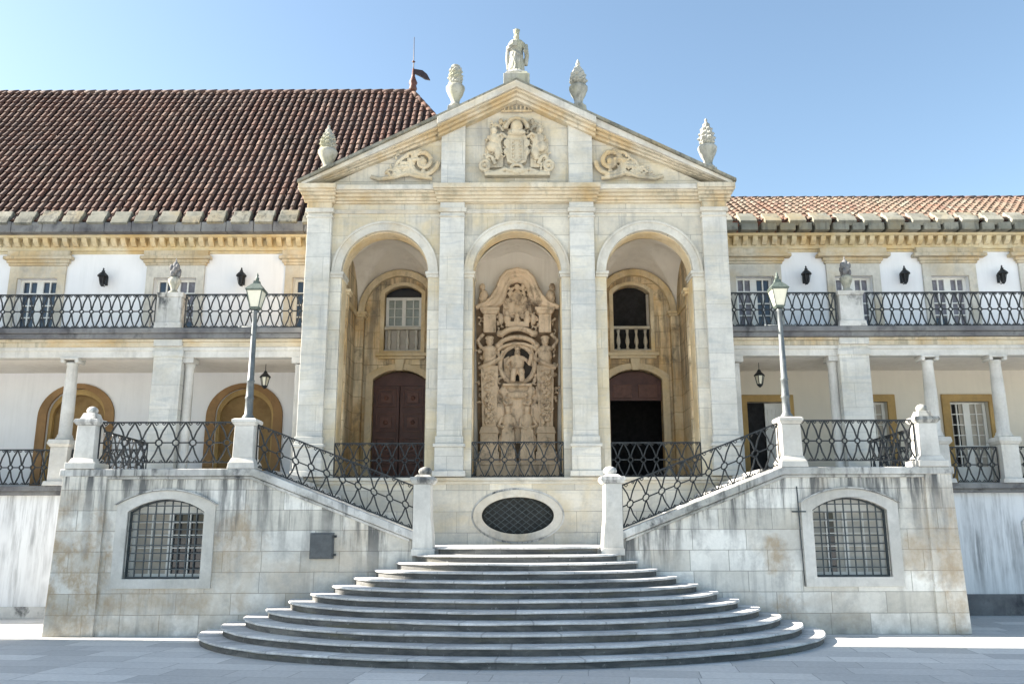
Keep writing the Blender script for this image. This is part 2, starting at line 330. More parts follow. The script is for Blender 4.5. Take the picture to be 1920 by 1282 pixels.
class MB:
    def __init__(s): s.v = []; s.f = []; s.smooth = []; s.mi = []; s.cur = 0
    def add(s, vs, fs, smooth=False):
        b = len(s.v); s.v += [tuple(p) for p in vs]
        for f in fs: s.f.append([b+i for i in f]); s.smooth.append(smooth); s.mi.append(s.cur)
        return s
    def box(s, x0, x1, y0, y1, z0, z1):
        vs = [(x, y, z) for z in (z0, z1) for y in (y0, y1) for x in (x0, x1)]
        return s.add(vs, [(0, 2, 3, 1), (4, 5, 7, 6), (0, 1, 5, 4), (2, 6, 7, 3), (0, 4, 6, 2), (1, 3, 7, 5)])
    def frustum(s, cx, cy, z0, z1, w0, w1, d0=None, d1=None):
        d0 = w0 if d0 is None else d0; d1 = w1 if d1 is None else d1
        vs = []
        for z, w, d in ((z0, w0, d0), (z1, w1, d1)):
            vs += [(cx-w/2, cy-d/2, z), (cx+w/2, cy-d/2, z), (cx+w/2, cy+d/2, z), (cx-w/2, cy+d/2, z)]
        return s.add(vs, [(3, 2, 1, 0), (4, 5, 6, 7), (0, 1, 5, 4), (1, 2, 6, 5), (2, 3, 7, 6), (3, 0, 4, 7)])
    def plate(s, outer, holes, y0, y1):
        me = curve_plate(outer, holes)
        vs = [(v.co.x, y0 + (v.co.z+.5)*(y1-y0), v.co.y) for v in me.vertices]
        s.add(vs, [list(p.vertices) for p in me.polygons]); bpy.data.meshes.remove(me); return s
    def plate_x(s, outer, holes, x0, x1):        # outline in (y,z), thickness along x
        me = curve_plate(outer, holes)
        vs = [(x0 + (v.co.z+.5)*(x1-x0), v.co.x, v.co.y) for v in me.vertices]
        s.add(vs, [list(p.vertices) for p in me.polygons]); bpy.data.meshes.remove(me); return s
    def plate_z(s, outer, holes, z0, z1):
        me = curve_plate(outer, holes)
        vs = [(v.co.x, v.co.y, z0 + (v.co.z+.5)*(z1-z0)) for v in me.vertices]
        s.add(vs, [list(p.vertices) for p in me.polygons]); bpy.data.meshes.remove(me); return s
    def lathe(s, prof, cx, cy, z, n=20, lobes=0, amp=0.0, lob_rng=None, sx=1, sy=1, smooth=True):
        vs = []; k = len(prof)
        for i, (r, h) in enumerate(prof):
            for j in range(n):
                a = 2*math.pi*j/n
                rr = r
                if lobes and (lob_rng is None or lob_rng[0] <= h <= lob_rng[1]): rr = r*(1+amp*math.cos(lobes*a + (i % 2)*math.pi))
                vs.append((cx+rr*sx*math.cos(a), cy+rr*sy*math.sin(a), z+h))
        fs = [(i*n+j, i*n+(j+1) % n, (i+1)*n+(j+1) % n, (i+1)*n+j) for i in range(k-1) for j in range(n)]
        fs.append(list(range(n))[::-1]); fs.append([(k-1)*n+j for j in range(n)])
        return s.add(vs, fs, smooth)
    def ell(s, c, r, nu=14, nv=9, rot=None):
        vs = [] ; fs = []
        m = rot.to_matrix() if rot is not None else None
        for i in range(nv+1):
            t = math.pi*i/nv
            for j in range(nu):
                a = 2*math.pi*j/nu
                p = Vector((r[0]*math.sin(t)*math.cos(a), r[1]*math.sin(t)*math.sin(a), r[2]*math.cos(t)))
                if m is not None: p = m @ p
                vs.append((c[0]+p.x, c[1]+p.y, c[2]+p.z))
        for i in range(nv):
            for j in range(nu): fs.append((i*nu+j, (i+1)*nu+j, (i+1)*nu+(j+1) % nu, i*nu+(j+1) % nu))
        return s.add(vs, fs, True)
    def tube(s, pts, r, n=6, r2=None, flat=None, closed=False):
        pts = [Vector(p) for p in pts]; k = len(pts); vs = []
        for i, p in enumerate(pts):
            if closed: d = pts[(i+1) % k]-pts[i-1]
            else: d = pts[min(i+1, k-1)]-pts[max(i-1, 0)]
            d.normalize()
            up = Vector((0, 1, 0)) if abs(d.y) < .9 else Vector((0, 0, 1))
            a = d.cross(up).normalized(); b = a.cross(d).normalized()
            rr = r if r2 is None else r+(r2-r)*i/(k-1)
            for j in range(n):
                t = 2*math.pi*(j+.5)/n
                vs.append(p + a*rr*math.cos(t) + b*(flat if flat else rr)*math.sin(t))
        fs = []
        for i in range(k if closed else k-1):
            for j in range(n): fs.append((i*n+j, i*n+(j+1) % n, ((i+1) % k)*n+(j+1) % n, ((i+1) % k)*n+j))
        if not closed: fs.append(list(range(n))[::-1]); fs.append([(k-1)*n+j for j in range(n)])
        return s.add(vs, fs, n > 5)
    def build(s, name, mat, parent=None, bevel=0.0, recalc=True, mats=None, label=None):
        org = ORG[parent.name] if parent is not None else Vector((0, 0, 0))
        me = bpy.data.meshes.new(name)
        me.from_pydata([(p[0]-org.x, p[1]-org.y, p[2]-org.z) for p in s.v], [], s.f)
        me.polygons.foreach_set('use_smooth', s.smooth)
        for m in (mats or [mat]): me.materials.append(m)
        if mats: me.polygons.foreach_set('material_index', s.mi)
        if recalc:
            bm = bmesh.new(); bm.from_mesh(me)
            bmesh.ops.remove_doubles(bm, verts=bm.verts, dist=1e-5)
            bmesh.ops.recalc_face_normals(bm, faces=bm.faces); bm.to_mesh(me); bm.free()
        o = bpy.data.objects.new(name, me); col.objects.link(o)
        if parent is not None: o.parent = parent
        ORG[o.name] = org.copy()
        if bevel:
            b = o.modifiers.new('bevel', 'BEVEL'); b.width = bevel; b.segments = 2; b.limit_method = 'ANGLE'; b.angle_limit = R(40)
        if label: o['label'] = label
        return o

def copy_tree(o, parent=None, loc=None, label=None):
    c = o.copy(); col.objects.link(c)
    if parent is not None: c.parent = parent
    if loc is not None: c.location = loc
    if label: c['label'] = label
    ORG[c.name] = Vector(c.location) if parent is None else ORG[parent.name]
    for ch in [k for k in bpy.data.objects if k.parent == o]: copy_tree(ch, c)
    return c

def arc(cx, cz, a, b, t0, t1, n=24):
    return [(cx+a*math.cos(R(t0+(t1-t0)*i/n)), cz+b*math.sin(R(t0+(t1-t0)*i/n))) for i in range(n+1)]
def ellipse(cx, cz, a, b, n=48): return arc(cx, cz, a, b, 0, 360, n)[:-1]
def seg_top(cx, hw, z0, zs, rise, n=14):     # opening with segmental arch top, closed polygon
    rad = (hw*hw+rise*rise)/(2*rise); cz = zs+rise-rad; a = math.degrees(math.asin(min(1, hw/rad)))
    pts = [(cx-hw, z0)] + [(cx+rad*math.sin(R(-a+2*a*i/n)), cz+rad*math.cos(R(-a+2*a*i/n))) for i in range(n+1)] + [(cx+hw, z0)]
    return pts
def rect(x0, x1, z0, z1): return [(x0, z0), (x1, z0), (x1, z1), (x0, z1)]

def carved(mb, name, mat, parent, voxel=.02, disp=.02, dscale=.12, label=None):
    voxel *= .8; disp *= 1.35; dscale *= .75
    o = mb.build(name, mat, parent, recalc=False, label=label)
    r = o.modifiers.new('remesh', 'REMESH'); r.mode = 'VOXEL'; r.voxel_size = voxel; r.use_smooth_shade = True
    if disp:
        t = bpy.data.textures.new(name+'_noise', 'CLOUDS'); t.noise_scale = dscale; t.noise_depth = 3
        d = o.modifiers.new('displace', 'DISPLACE'); d.texture = t; d.strength = disp; d.texture_coords = 'LOCAL'
    return o

# ------------------------------------------------------------------ ground
g = MB(); g.add([(-400, -300, 0), (400, -300, 0), (400, 500, 0), (-400, 500, 0)], [(0, 1, 2, 3)])
ground = g.build('ground', M['ground']); setp(ground, 'pale grey stone paving of the courtyard, mostly in shade', 'paving', kind='structure')

# ------------------------------------------------------------------ wrought iron railing
def railing(p0, p1, h, label, period=.33, slope_z=0.0, group='wrought iron railings'):
    """p0,p1 = (x,y,z of the foot) ends; z may differ for a sloping run."""
    a = Vector(p0); b = Vector(p1)
    t = thing('iron_railing', ((a+b)/2)[:], label, 'railing', group)
    L2 = math.hypot(b.x-a.x, b.y-a.y); L = (b-a)
    n = max(2, round(L2/period)); 
    def P(u, v): return a + L*u + Vector((0, 0, v*h))
    m = MB(); rb = .0205
    du = 1/n
    perp = Vector((0, .02, 0)) if abs(b.x-a.x) > abs(b.y-a.y) else Vector((.02, 0, 0))
    for i in range(n):
        c = (i+.5)*du
        cr = .2
        # circle at mid height
        m.tube([P(c+cr*du*math.cos(R(k*45)), .5+cr*period/h*math.sin(R(k*45))) for k in range(8)], rb, 4, closed=True)
        for sx in (-1, 1):
            for sv in (-1, 1):
                zr = .5+sv*cr*period/h
                m.tube([P(c+sx*.02*du, zr), P(c+sx*.18*du, .5+sv*.27), P(c+sx*.375*du, .5+sv*.41), P(c+sx*.485*du, .5+sv*.49)], rb, 4)
                m.tube([P(c+sx*.34*du, .5+sv*.485), P(c+sx*.22*du, .5+sv*.43), P(c+sx*.12*du, .5+sv*.46), P(c+sx*.2*du, .5+sv*.485)], rb*.7, 3)
        m.tube([P(c-.5*du, .5), P(c-cr*du, .5)], rb, 4); m.tube([P(c+cr*du, .5), P(c+.5*du, .5)], rb, 4)
    m.build('lattice', M['iron'], t, recalc=False)
    r = MB(); r.tube([P(0, 1), P(1, 1)], .024, 4); r.build('handrail', M['iron'], t, recalc=False)
    r = MB(); r.tube([P(0, .02), P(1, .02)], .017, 4); r.build('bottom_rail', M['iron'], t, recalc=False)
    for u in (0.0, 1.0):
        r = MB(); r.tube([P(u*(1-.002)+.001, 0), P(u*(1-.002)+.001, 1)], .017, 4); r.build('end_bar', M['iron'], t, recalc=False)
    return t

# ------------------------------------------------------------------ grand curved staircase
YW = 18.7
stairs = thing('curved_staircase', (0, 16.5, 0), 'wide half-oval flight of worn grey stone steps leading up to the portico', 'staircase')
def half_ellipse(a, d, yb, n=150):
    return [(a*math.cos(math.pi + math.pi*i/n), YW + d*math.sin(math.pi + math.pi*i/n)) for i in range(n+1)] + [(a, yb), (-a, yb)]
for k in range(1, 13):
    a = 6.34-.421*(k-1); d = 4.5-.36*(k-1); z = .15*k; cxs = -.13*(12-k)/11
    yb = YW-.004 if k < 12 else 21.7
    a2, d2 = a, d
    t = MB()
    pr = [(-.0, z-.042), (.012, z-.030), (.012, z-.014), (-.006, z)]
    n = 150
    rings = []
    for off, zz in pr:
        rg = []
        for jj, (x, y) in enumerate(half_ellipse(a+off+.015, d+off+.015, yb)[:n+1]):
            w_ = mnoise.noise(Vector((x*1.9, y*1.9, k*3.7)))*.016 + mnoise.noise(Vector((x*7, y*7, k*1.7)))*.006
            zw = mnoise.noise(Vector((x*1.3, y*1.3, k*9.1)))*.010
            L_ = math.hypot(x, y-YW) or 1
            rg.append((cxs+x*(1+w_/L_), YW+(y-YW)*(1+w_/L_), zz+zw-.002))
        rings.append(rg)
    vs = [p for r_ in rings for p in r_]; fs = []
    for q in range(len(pr)-1):
        for j in range(n): fs.append((q*(n+1)+j, q*(n+1)+j+1, (q+1)*(n+1)+j+1, (q+1)*(n+1)+j))
    t.add(vs, fs, True)
    top = rings[-1]
    if k < 12:
        ain, din = a-.421-.05, d-.36-.03
        inner = [(cxs+x, y, z) for x, y in half_ellipse(ain, din, yb)[:n+1]]
        t.add(top+inner, [(j, j+1, n+1+j+1, n+1+j) for j in range(n)])
    else:
        t.add(top+[(cxs+a, yb, z), (cxs-a, yb, z)], [list(range(n+3))])
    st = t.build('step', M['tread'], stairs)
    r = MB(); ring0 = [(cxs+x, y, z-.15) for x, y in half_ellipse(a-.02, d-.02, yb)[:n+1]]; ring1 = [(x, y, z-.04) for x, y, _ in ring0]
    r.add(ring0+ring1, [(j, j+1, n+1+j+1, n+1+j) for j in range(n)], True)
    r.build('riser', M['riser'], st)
ld = MB(); ld.box(-5.6, 5.6, YW+.02, 21.76, 1.55, 1.795); ld.build('landing', M['tread'], stairs)

# ------------------------------------------------------------------ side terraces with flights and rails
def terrace(s):
    side = 'left' if s < 0 else 'right'
    xo = 9.85 if s < 0 else 9.38       # outer end
    xp = 8.85 if s < 0 else 8.76       # inner edge of end pilaster
    lab = 'pale ashlar stair terrace %s of the curved steps, %s' % (side, 'with brown-stained corner and grey metal hatch' if s < 0 else 'with thin drainpipe beside its barred window')
    T = thing('stair_terrace', (s*7, 20, 0), lab, 'terrace wall', 'stair terraces')
    X = lambda x: s*x
    wc, hw = (7.55, .82) if s < 0 else (7.12, .80)
    def poly(pts): return [(X(x), z) for x, z in pts]
    hole = seg_top(X(wc), hw, 1.16, 2.55, .26)
    m = MB(); m.plate(poly([(1.84, 0), (xo-.02, 0), (xo-.02, 3.30), (5.78, 3.30), (2.2, 1.93), (1.84, 1.93)]), [hole], YW, YW+.45)
    m.box(*sorted((X(xo-.02), X(xo-.47))), YW+.45, 22.3, 0, 3.30)
    m.box(*sorted((X(5.7), X(xo-.47))), YW+.45, 22.3, 2.9, 3.30)
    m.box(*sorted((X(5.7), X(6.0))), YW+.45, 21.7, 0, 2.9)
    m.build('wall', M['terr'], T, bevel=.008)
    # corner pilaster, slightly battered
    m = MB(); m.plate(poly([(xp, 0), (xo+.06, 0), (xo-.02, 3.38), (xp+.03, 3.38)]), [], YW-.07, YW-.001); m.build('corner_pilaster', M['terr'], T, bevel=.012)
    # coping
    m = MB()
    m.plate(poly([(5.74, 3.302), (xo+.05, 3.302), (xo+.05, 3.46), (5.7, 3.46), (2.12, 2.08), (2.12, 1.935), (2.2, 1.935)]), [], YW-.10, YW+.5)
    m.plate(poly([(5.8, 3.24), (xo-.0, 3.24), (xo-.0, 3.30), (5.76, 3.30), (2.3, 1.965), (2.3, 1.905)]), [], YW-.05, YW+.46)
    m.build('coping', M['coping'], T, bevel=.02)
    m = MB(); m.box(*sorted((X(5.705), X(xo+.05))), YW+.51, 22.35, 3.305, 3.45); m.build('terrace_floor', M['tread'], T)
    # plinth course
    # window
    w = MB(); ow, oz = hw+.24, .2
    outer = [(X(wc)-ow*1.0, .96)] + [(X(wc)+x, z) for x, z in [( -ow, 2.62)]]
    o2 = seg_top(X(wc), ow, .96, 2.70, .30)
    w.plate(o2, [seg_top(X(wc), hw, 1.16, 2.55, .26)], YW-.045, YW+.05)
    fr = w.build('window_surround', M['white_stone'], T, bevel=.012)
    m = MB(); o3 = seg_top(X(wc), ow+.06, 2.70, 2.72, .33)
    m.plate(seg_top(X(wc), ow+.05, 2.66, 2.71, .33), [], YW-.075, YW-.046) if False else None
    ring_o = seg_top(X(wc), ow+.05, 2.68, 2.70, .34)[1:-1]; ring_i = seg_top(X(wc), ow+.01, 2.68, 2.70, .305)[1:-1]
    m.plate(ring_o + ring_i[::-1], [], YW-.09, YW+.02); m.build('drip_mould', M['coping'], T)
    W = MB(); zc = .30; y = YW+zc
    W.plate(seg_top(X(wc), hw-.002, 1.162, 2.548, .26), [rect(X(wc)-hw+.07, X(wc)-.05, 1.25, 2.5), rect(X(wc)+.05, X(wc)+hw-.07, 1.25, 2.5)], y, y+.06)
    for hcx in (-1, 1):
        cx = X(wc)+hcx*(hw+.0)/2; 
        W.box(cx-.014, cx+.014, y+.004, y+.05, 1.25, 2.6)
        for q in range(1, 5): W.box(cx-(hw-.12)/2, cx-.014, y+.006, y+.048, 1.25+q*.27-.012, 1.25+q*.27+.012); W.box(cx+.014, cx+(hw-.12)/2, y+.006, y+.048, 1.25+q*.27-.012, 1.25+q*.27+.012)
    fw = W.build('window', M['white_paint'], T)
    m = MB(); m.box(X(wc)-hw, X(wc)+hw, y+.07, y+.08, 1.1, 2.85); m.build('pane', M['glass'], fw, recalc=False)
    m = MB()
    if s < 0:
        m.box(X(wc)-hw+.02, X(wc)-.06, y+.062, y+.068, 1.2, 2.75); m.build('curtain', M['shutter'], fw, recalc=False)
    else:
        m.box(X(wc)-hw+.02, X(wc)-.42, y+.062, y+.068, 1.2, 2.75); m.box(X(wc)-.22, X(wc)+hw-.02, y+.062, y+.068, 1.2, 2.75)
        m.build('curtain', M['curtain'], fw, recalc=False)
    G = MB(); nb = 9; yg = YW+.08
    for q in range(nb+1):
        x = X(wc)-hw+.02+(2*hw-.04)*q/nb; dx = x-X(wc); rad = (hw*hw+.26**2)/(2*.26); zt = 2.81-rad+math.sqrt(rad*rad-dx*dx)
        G.box(x-.012, x+.012, yg, yg+.024, 1.17, zt)
    for q in range(10):
        z = 1.19+q*.165; hx = hw if z < 2.5 else hw*.93
        if z < 2.75: G.box(X(wc)-hx+.01, X(wc)+hx-.01, yg-.01, yg-.001, z-.012, z+.012)
    io = seg_top(X(wc), hw-.004, 1.165, 2.545, .26); ii = seg_top(X(wc), hw-.045, 1.2, 2.53, .245)
    G.plate(io, [ii], yg+.03, yg+.055)
    G.build('window_grille', M['iron_wall'], T, recalc=False)
    # flight of steps behind the sloping parapet
    nst = 11
    for q in range(nst):
        x0 = 2.2+q*(3.5/nst); z = 1.8+(q+1)*(1.65/(nst))
        m = MB(); m.box(*sorted((X(x0), X(5.7))), YW+.46, 21.745, z-.15, z-.002 if q < nst-1 else 3.448); m.build('flight_step', M['tread'], T)
    # posts
    def post(cx, z0, z1, w, name, cap=True):
        m = MB(); m.frustum(X(cx), YW+.2, z0, z0+.14, w+.16, w+.12); m.frustum(X(cx), YW+.2, z0+.14, z0+.24, w+.10, w+.02)
        m.frustum(X(cx), YW+.2, z0+.24, z1-.16, w, w-.02)
        p = m.build(name, M['white_stone'], T, bevel=.012)
        m = MB(); m.frustum(X(cx), YW+.2, z1-.158, z1-.09, w-.01, w+.08); m.frustum(X(cx), YW+.2, z1-.09, z1-.02, w+.10, w+.10); m.frustum(X(cx), YW+.2, z1-.02, z1+.0, w+.08, w+.02)
        m.build('post_cap', M['white_stone'], p, bevel=.01)
        return p
    post(6.0, 3.462, 4.56, .44, 'lamp_post_pedestal')
    # end post with scrolled cap
    ex = xo-.38
    m = MB(); m.frustum(X(ex), YW+.2, 3.462, 3.60, .66, .66); m.frustum(X(ex), YW+.2, 3.60, 3.70, .56, .48); m.frustum(X(ex), YW+.2, 3.70, 4.42, .43, .40)
    p = m.build('end_post', M['white_stone'], T, bevel=.012)
    m = MB(); m.frustum(X(ex), YW+.2, 4.422, 4.50, .44, .54); m.frustum(X(ex), YW+.2, 4.50, 4.56, .54, .50); m.frustum(X(ex), YW+.2, 4.56, 4.70, .36, .26)
    m.ell((X(ex), YW+.2, 4.76), (.12, .12, .10)); m.build('post_cap', M['coping'], p, bevel=.01)
    # lower post: swept console beside the top of the curved steps
    m = MB(); m.plate(poly([(1.80, 1.68), (2.24, 1.68), (2.24, 3.12), (1.88, 3.12), (1.86, 2.4), (1.82, 2.05)]), [], YW-.13, YW+.42)
    m.plate(poly([(1.76, 1.62), (2.26, 1.62), (2.26, 1.76), (1.76, 1.76)]), [], YW-.17, YW+.46)
    p = m.build('lower_post', M['white_stone'], T, bevel=.012)
    m = MB(); m.frustum(X(2.05), YW+.14, 3.121, 3.20, .42, .54, .58, .66); m.frustum(X(2.05), YW+.14, 3.20, 3.27, .54, .52, .66, .62); m.frustum(X(2.05), YW+.14, 3.27, 3.33, .40, .26)
    m.ell((X(2.02), YW+.14, 3.40), (.15, .13, .10)); m.build('post_cap', M['coping'], p, bevel=.01)
    # rails
    e = xo-.6
    railing((X(6.24), YW+.2, 3.60), (X(e), YW+.2, 3.60), .90, 'flat iron railing along the terrace top %s of the curved steps' % side, .285 if s > 0 else .36)
    railing((X(5.76), YW+.2, 3.52), (X(2.27), YW+.2, 2.17), .92, 'sloping iron railing beside the %s flight, lamp post down to low post' % side, .36)
    railing((X(xo-.25), YW+.45, 3.50), (X(xo-.25), 22.2, 3.45), .92, 'iron railing running back along the outer side of the %s terrace' % side, .36)
    return T
TL = terrace(-1); TR = terrace(1)
# grey metal hatch on the left terrace
h = thing('meter_cabinet', (-4.17, YW-.03, 1.55), 'small square dark grey metal hatch on the sloping left terrace wall', 'cabinet')
m = MB(); m.box(-4.43, -3.92, YW-.05, YW-.001, 1.56, 2.1); m.build('frame', M['box'], h, bevel=.008)
m = MB(); m.box(-4.40, -3.95, YW-.065, YW-.051, 1.59, 2.07); m.build('door', M['box'], h, bevel=.006)
for z in (1.62, 2.0):
    m = MB(); m.box(-3.93, -3.86, YW-.08, YW-.052, z, z+.05); m.build('hinge', M['iron'], h)
# drainpipe on right terrace
d = thing('drain_pipe', (6.08, YW-.03, .97), 'thin dark pipe with crossbar left of the right barred window', 'pipe')
m = MB(); m.tube([(6.02, YW-.03, 3.05), (6.05, YW-.03, .97)], .012, 6); m.build('pipe', M['iron_wall'], d, recalc=False)
m = MB(); m.box(5.88, 6.18, YW-.05, YW-.02, 2.5, 2.53); m.build('crossbar', M['iron_wall'], d)

# ------------------------------------------------------------------ portico
YP = 21.8
P = thing('stone_portico', (0, YP, 0), 'tall pale stone portico with three round arches under a triangular pediment', 'building')
# plinth wall with oval window
m = MB(); m.plate(rect(-5.66, 5.66, 1.2, 3.355), [ellipse(0, 2.50, .92, .47)], YP-.02, YP+.5); m.build('plinth_wall', M['face'], P)
m = MB(); m.box(-5.72, 5.72, YP-.13, YP+.9, 3.36, 3.44); m.box(-5.69, 5.69, YP-.07, YP+.3, 3.28, 3.358); m.build('plinth_coping', M['trim'], P, bevel=.012)
m = MB(); m.box(-5.5, 5.5, YP+.91, 25.2, 3.3, 3.435); m.build('floor', M['tread'], P)
m = MB(); m.plate(ellipse(0, 2.50, 1.12, .635), [ellipse(0, 2.50, .905, .455)], YP-.06, YP+.12); ov = m.build('oval_window', M['trim'], P, bevel=.012)
m = MB(); m.plate(ellipse(0, 2.50, 1.17, .68), [ellipse(0, 2.50, 1.125, .64)], YP-.035, YP+.0); m.build('outer_ring', M['coping'], ov)
m = MB()
for sgn in (-1, 1):
    for q in range(-12, 13):
        pts = []
        for t in range(0, 41):
            x = -1+t*.05; z = sgn*(x)*1.25*.6 + q*.16
            if (x/.9)**2 + (z/.45)**2 < 1: pts.append((x, YP+.08 + .012*sgn, 2.5+z))
        if len(pts) > 1: m.tube([pts[0], pts[-1]], .012, 4)
m.build('grille', M['iron_wall'], ov, recalc=False)
m = MB(); m.plate(ellipse(0, 2.50, .95, .5), [], YP+.2, YP+.22); m.build('dark_pane', M['grille_back'], ov)
# main front
bays = [(-3.525, 1.155), (0, 1.18), (3.525, 1.155)]
ZS = 8.86
out = [(-5.62, 11.14), (-5.62, 3.445)]
for cx, r in bays:
    out += [(cx-r, 3.445)] + [(x, z) for x, z in arc(cx, ZS, r, r, 180, 0, 28)] + [(cx+r, 3.445)]
out += [(5.62, 3.445), (5.62, 11.14)]
m = MB(); m.plate(out, [], YP, YP+.62); m.build('front_wall', M['face'], P)
for cx, r in bays:
    ro = r+.26 if cx else r+.232
    m = MB(); m.plate(arc(cx, ZS, ro, ro, 180, 0, 36) + arc(cx, ZS, r, r, 0, 180, 36), [], YP-.04, YP-.001)
    m.plate(arc(cx, ZS, ro, ro, 180, 0, 36) + arc(cx, ZS, ro-.06, ro-.06, 0, 180, 36), [], YP-.065, YP-.041)
    m.build('archivolt', M['trim'], P)
    # ochre lining of the arch
    ri = r-.018
    m = MB(); m.plate([(cx-r+.001, 3.45)] + arc(cx, ZS, r-.001, r-.001, 180, 0, 36) + [(cx+r-.001, 3.45), (cx+ri, 3.45)] + arc(cx, ZS, ri, ri, 0, 180, 36) + [(cx-ri, 3.45)], [], YP+.13, YP+.66)
    m.build('arch_lining', M['soffit'], P)
    for sx in (-1, 1):
        e = cx+sx*r
        m = MB(); m.box(*sorted((e-sx*.045, e+sx*(.29 if cx or True else .2))), YP-.05, YP+.67, 8.70, 8.78); m.box(*sorted((e-sx*.07, e+sx*.29)), YP-.075, YP+.68, 8.781, 8.86)
        if cx == 0 or True:
            m.build('impost', M['trim'], P, bevel=.01)
def pilaster(x0, x1, ped):
    y = YP-.15
    m = MB(); m.box(x0, x1, y, YP-.001, 4.47, 10.48); p = m.build('pilaster', M['pil'], P, bevel=.012)
    m = MB(); m.box(x0-.03, x1+.03, y-.03, YP-.003, 10.34, 10.39); m.box(x0-.05, x1+.05, y-.06, YP-.003, 10.482, 10.598)
    m.build('capital', M['trim'], p, bevel=.01)
    m = MB(); a = .09
    m.box(x0-a, x1+a, y-.10, YP+.3, 3.46, 3.60); m.box(x0-.04, x1+.04, y-.06, YP-.002, 3.60, 4.20)
    m.box(x0-a+.01, x1+a-.01, y-.10, YP-.004, 4.20, 4.28); m.box(x0-.03, x1+.03, y-.04, YP-.002, 4.28, 4.47)
    m.build('pedestal', M['pil'], p, bevel=.014)
for x0, x1 in ((-5.62, -4.97), (-2.06, -1.41), (1.41, 2.06), (4.97, 5.62)): pilaster(x0, x1, True)
# entablature
lay = [(10.50, 10.55, .05), (10.552, 10.585, .07), (10.77, 10.83, .10), (10.832, 10.905, .17), (10.907, 10.98, .27), (10.982, 11.03, .38), (11.032, 11.16, .44)]
m = MB()
for z0, z1, pr in lay[2:-1]:
    m.box(-5.62-pr*.5, 5.62+pr*.5, YP-pr, YP+.6, z0, z1)
cn = m.build('cornice', M['cornice'], P, bevel=.012)
z0, z1, pr = lay[-1]; m = MB(); m.box(-5.62-pr*.5, 5.62+pr*.5, YP-pr, YP+.6, z0, z1); m.build('top_fillet', M['trim'], cn, bevel=.012)
m = MB()
for z0, z1, pr in lay[:2]: m.box(-5.64, 5.64, YP-pr, YP+.02, z0, z1)
m.build('architrave', M['trim'], P)
for x0, x1 in ((-5.70, -4.92), (-2.12, 2.12), (4.92, 5.70)):
    m = MB()
    for z0, z1, pr in lay[2:]:
        e = pr*.25
        m.box(x0-e, x1+e, YP-pr-.11, YP-pr+.003, z0+.003, z1+.003)
    if x0 < -3 or x0 > 3: m.box(x0+.06, x1-.06, YP-.17, YP-.002, 10.60, 10.77)
    m.build('cornice_break', M['cornice'], P, bevel=.012)
for x0, x1 in ((-2.06, -1.41), (1.41, 2.06)):
    m = MB(); m.box(x0, x1, YP-.15, YP-.002, 10.60, 10.77); m.build('frieze_block', M['pil'], P)
# tympanum
ZT, SL = 14.16, .505
rk = lambda x, a: ZT-SL*abs(x)-a
m = MB(); m.plate([(-5.5, 11.165), (5.5, 11.165), (0, rk(0, .3))], [], YP+.02, YP+.5); m.build('tympanum', M['face'], P)
for x0, x1 in ((-2.06, -1.41), (1.41, 2.06)):
    m = MB(); m.plate([(x0, 11.166), (x1, 11.166), (x1, rk(x1, .42)), (x0, rk(x0, .42))], [], YP-.12, YP+.018); m.build('upper_pilaster', M['pil'], P)
def rake(x0, x1, extra, name):
    m = MB()
    for a, b, pr, mi in ((.0, .19, .42, 1), (.193, .25, .34, 0), (.253, .34, .22, 0), (.343, .43, .12, 0)):
        xs = [x0, x1] if x0*x1 >= 0 else [x0, 0, x1]
        lo = [(x, max(rk(x, b), 11.165)) for x in xs]
        m.cur = mi
        m.plate([(x, max(rk(x, a), 11.167)) for x in xs] + lo[::-1], [], YP-pr-extra, YP+.45)
    return m.build(name, None, P, bevel=.01, mats=[M['cornice'], M['trim']])
rake(-5.77, -2.16, 0, 'raking_cornice'); rake(2.16, 5.77, 0, 'raking_cornice'); rake(-2.155, 2.155, .12, 'raking_cornice')
m = MB(); 
for s in (-1, 1):
    m.plate([(0, rk(0, -.01)), (s*5.86, rk(5.86, -.01)), (s*5.86, rk(5.86, -.09)), (0, rk(0, -.09))], [], YP-.5, 25.6)
m.build('roof', M['eave'], P)
m = MB(); m.box(-.36, .36, YP-.45, YP+.25, 14.08, 14.42); m.frustum(0, YP-.1, 14.42, 14.52, .66, .56); m.build('apex_block', M['urn'], P, bevel=.01)
# inner walls of the portico
m = MB()
for s in (-1, 1):
    m.box(*sorted((s*4.86, s*5.58)), YP+.62, 25.2, 3.43, 11.2)
    m.box(*sorted((s*1.24, s*2.26)), YP+.63, 25.2, 3.43, 11.2)
m.build('side_wall', M['ochre'], P)
holes = []
for s in (-1, 1):
    holes.append(seg_top(s*3.53, .80, 3.5, 6.55, .30)); holes.append(seg_top(s*3.48, .57, 7.42, 9.22, .26))
m = MB(); m.plate(rect(-5.6, 5.6, 3.4, 11.2), holes, 25.2, 25.55); m.build('back_wall', M['ochre'], P)
def bay_vault(cx, hx, y0, y1, n=26):
    m = MB(); vs = []
    for i in range(n+1):
        for j in range(n+1):
            u = -1+2*i/n; v = -1+2*j/n
            z1 = math.sqrt(max(0, 1-u*u)); z2 = math.sqrt(max(0, 1-v*v))
            z = 8.56+1.42*max(z1, z2) + .33*(1-u*u)*(1-v*v)
            vs.append((cx+u*hx, y0+(y1-y0)*(v+1)/2, z))
    fs = [(i*(n+1)+j, (i+1)*(n+1)+j, (i+1)*(n+1)+j+1, i*(n+1)+j+1) for i in range(n) for j in range(n)]
    m.add(vs, fs, True); return m.build('vault', M['vault'], P)
for cx, hx in ((-3.56, 1.31), (0, 1.25), (3.56, 1.31)): bay_vault(cx, hx, YP+.60, 25.21)
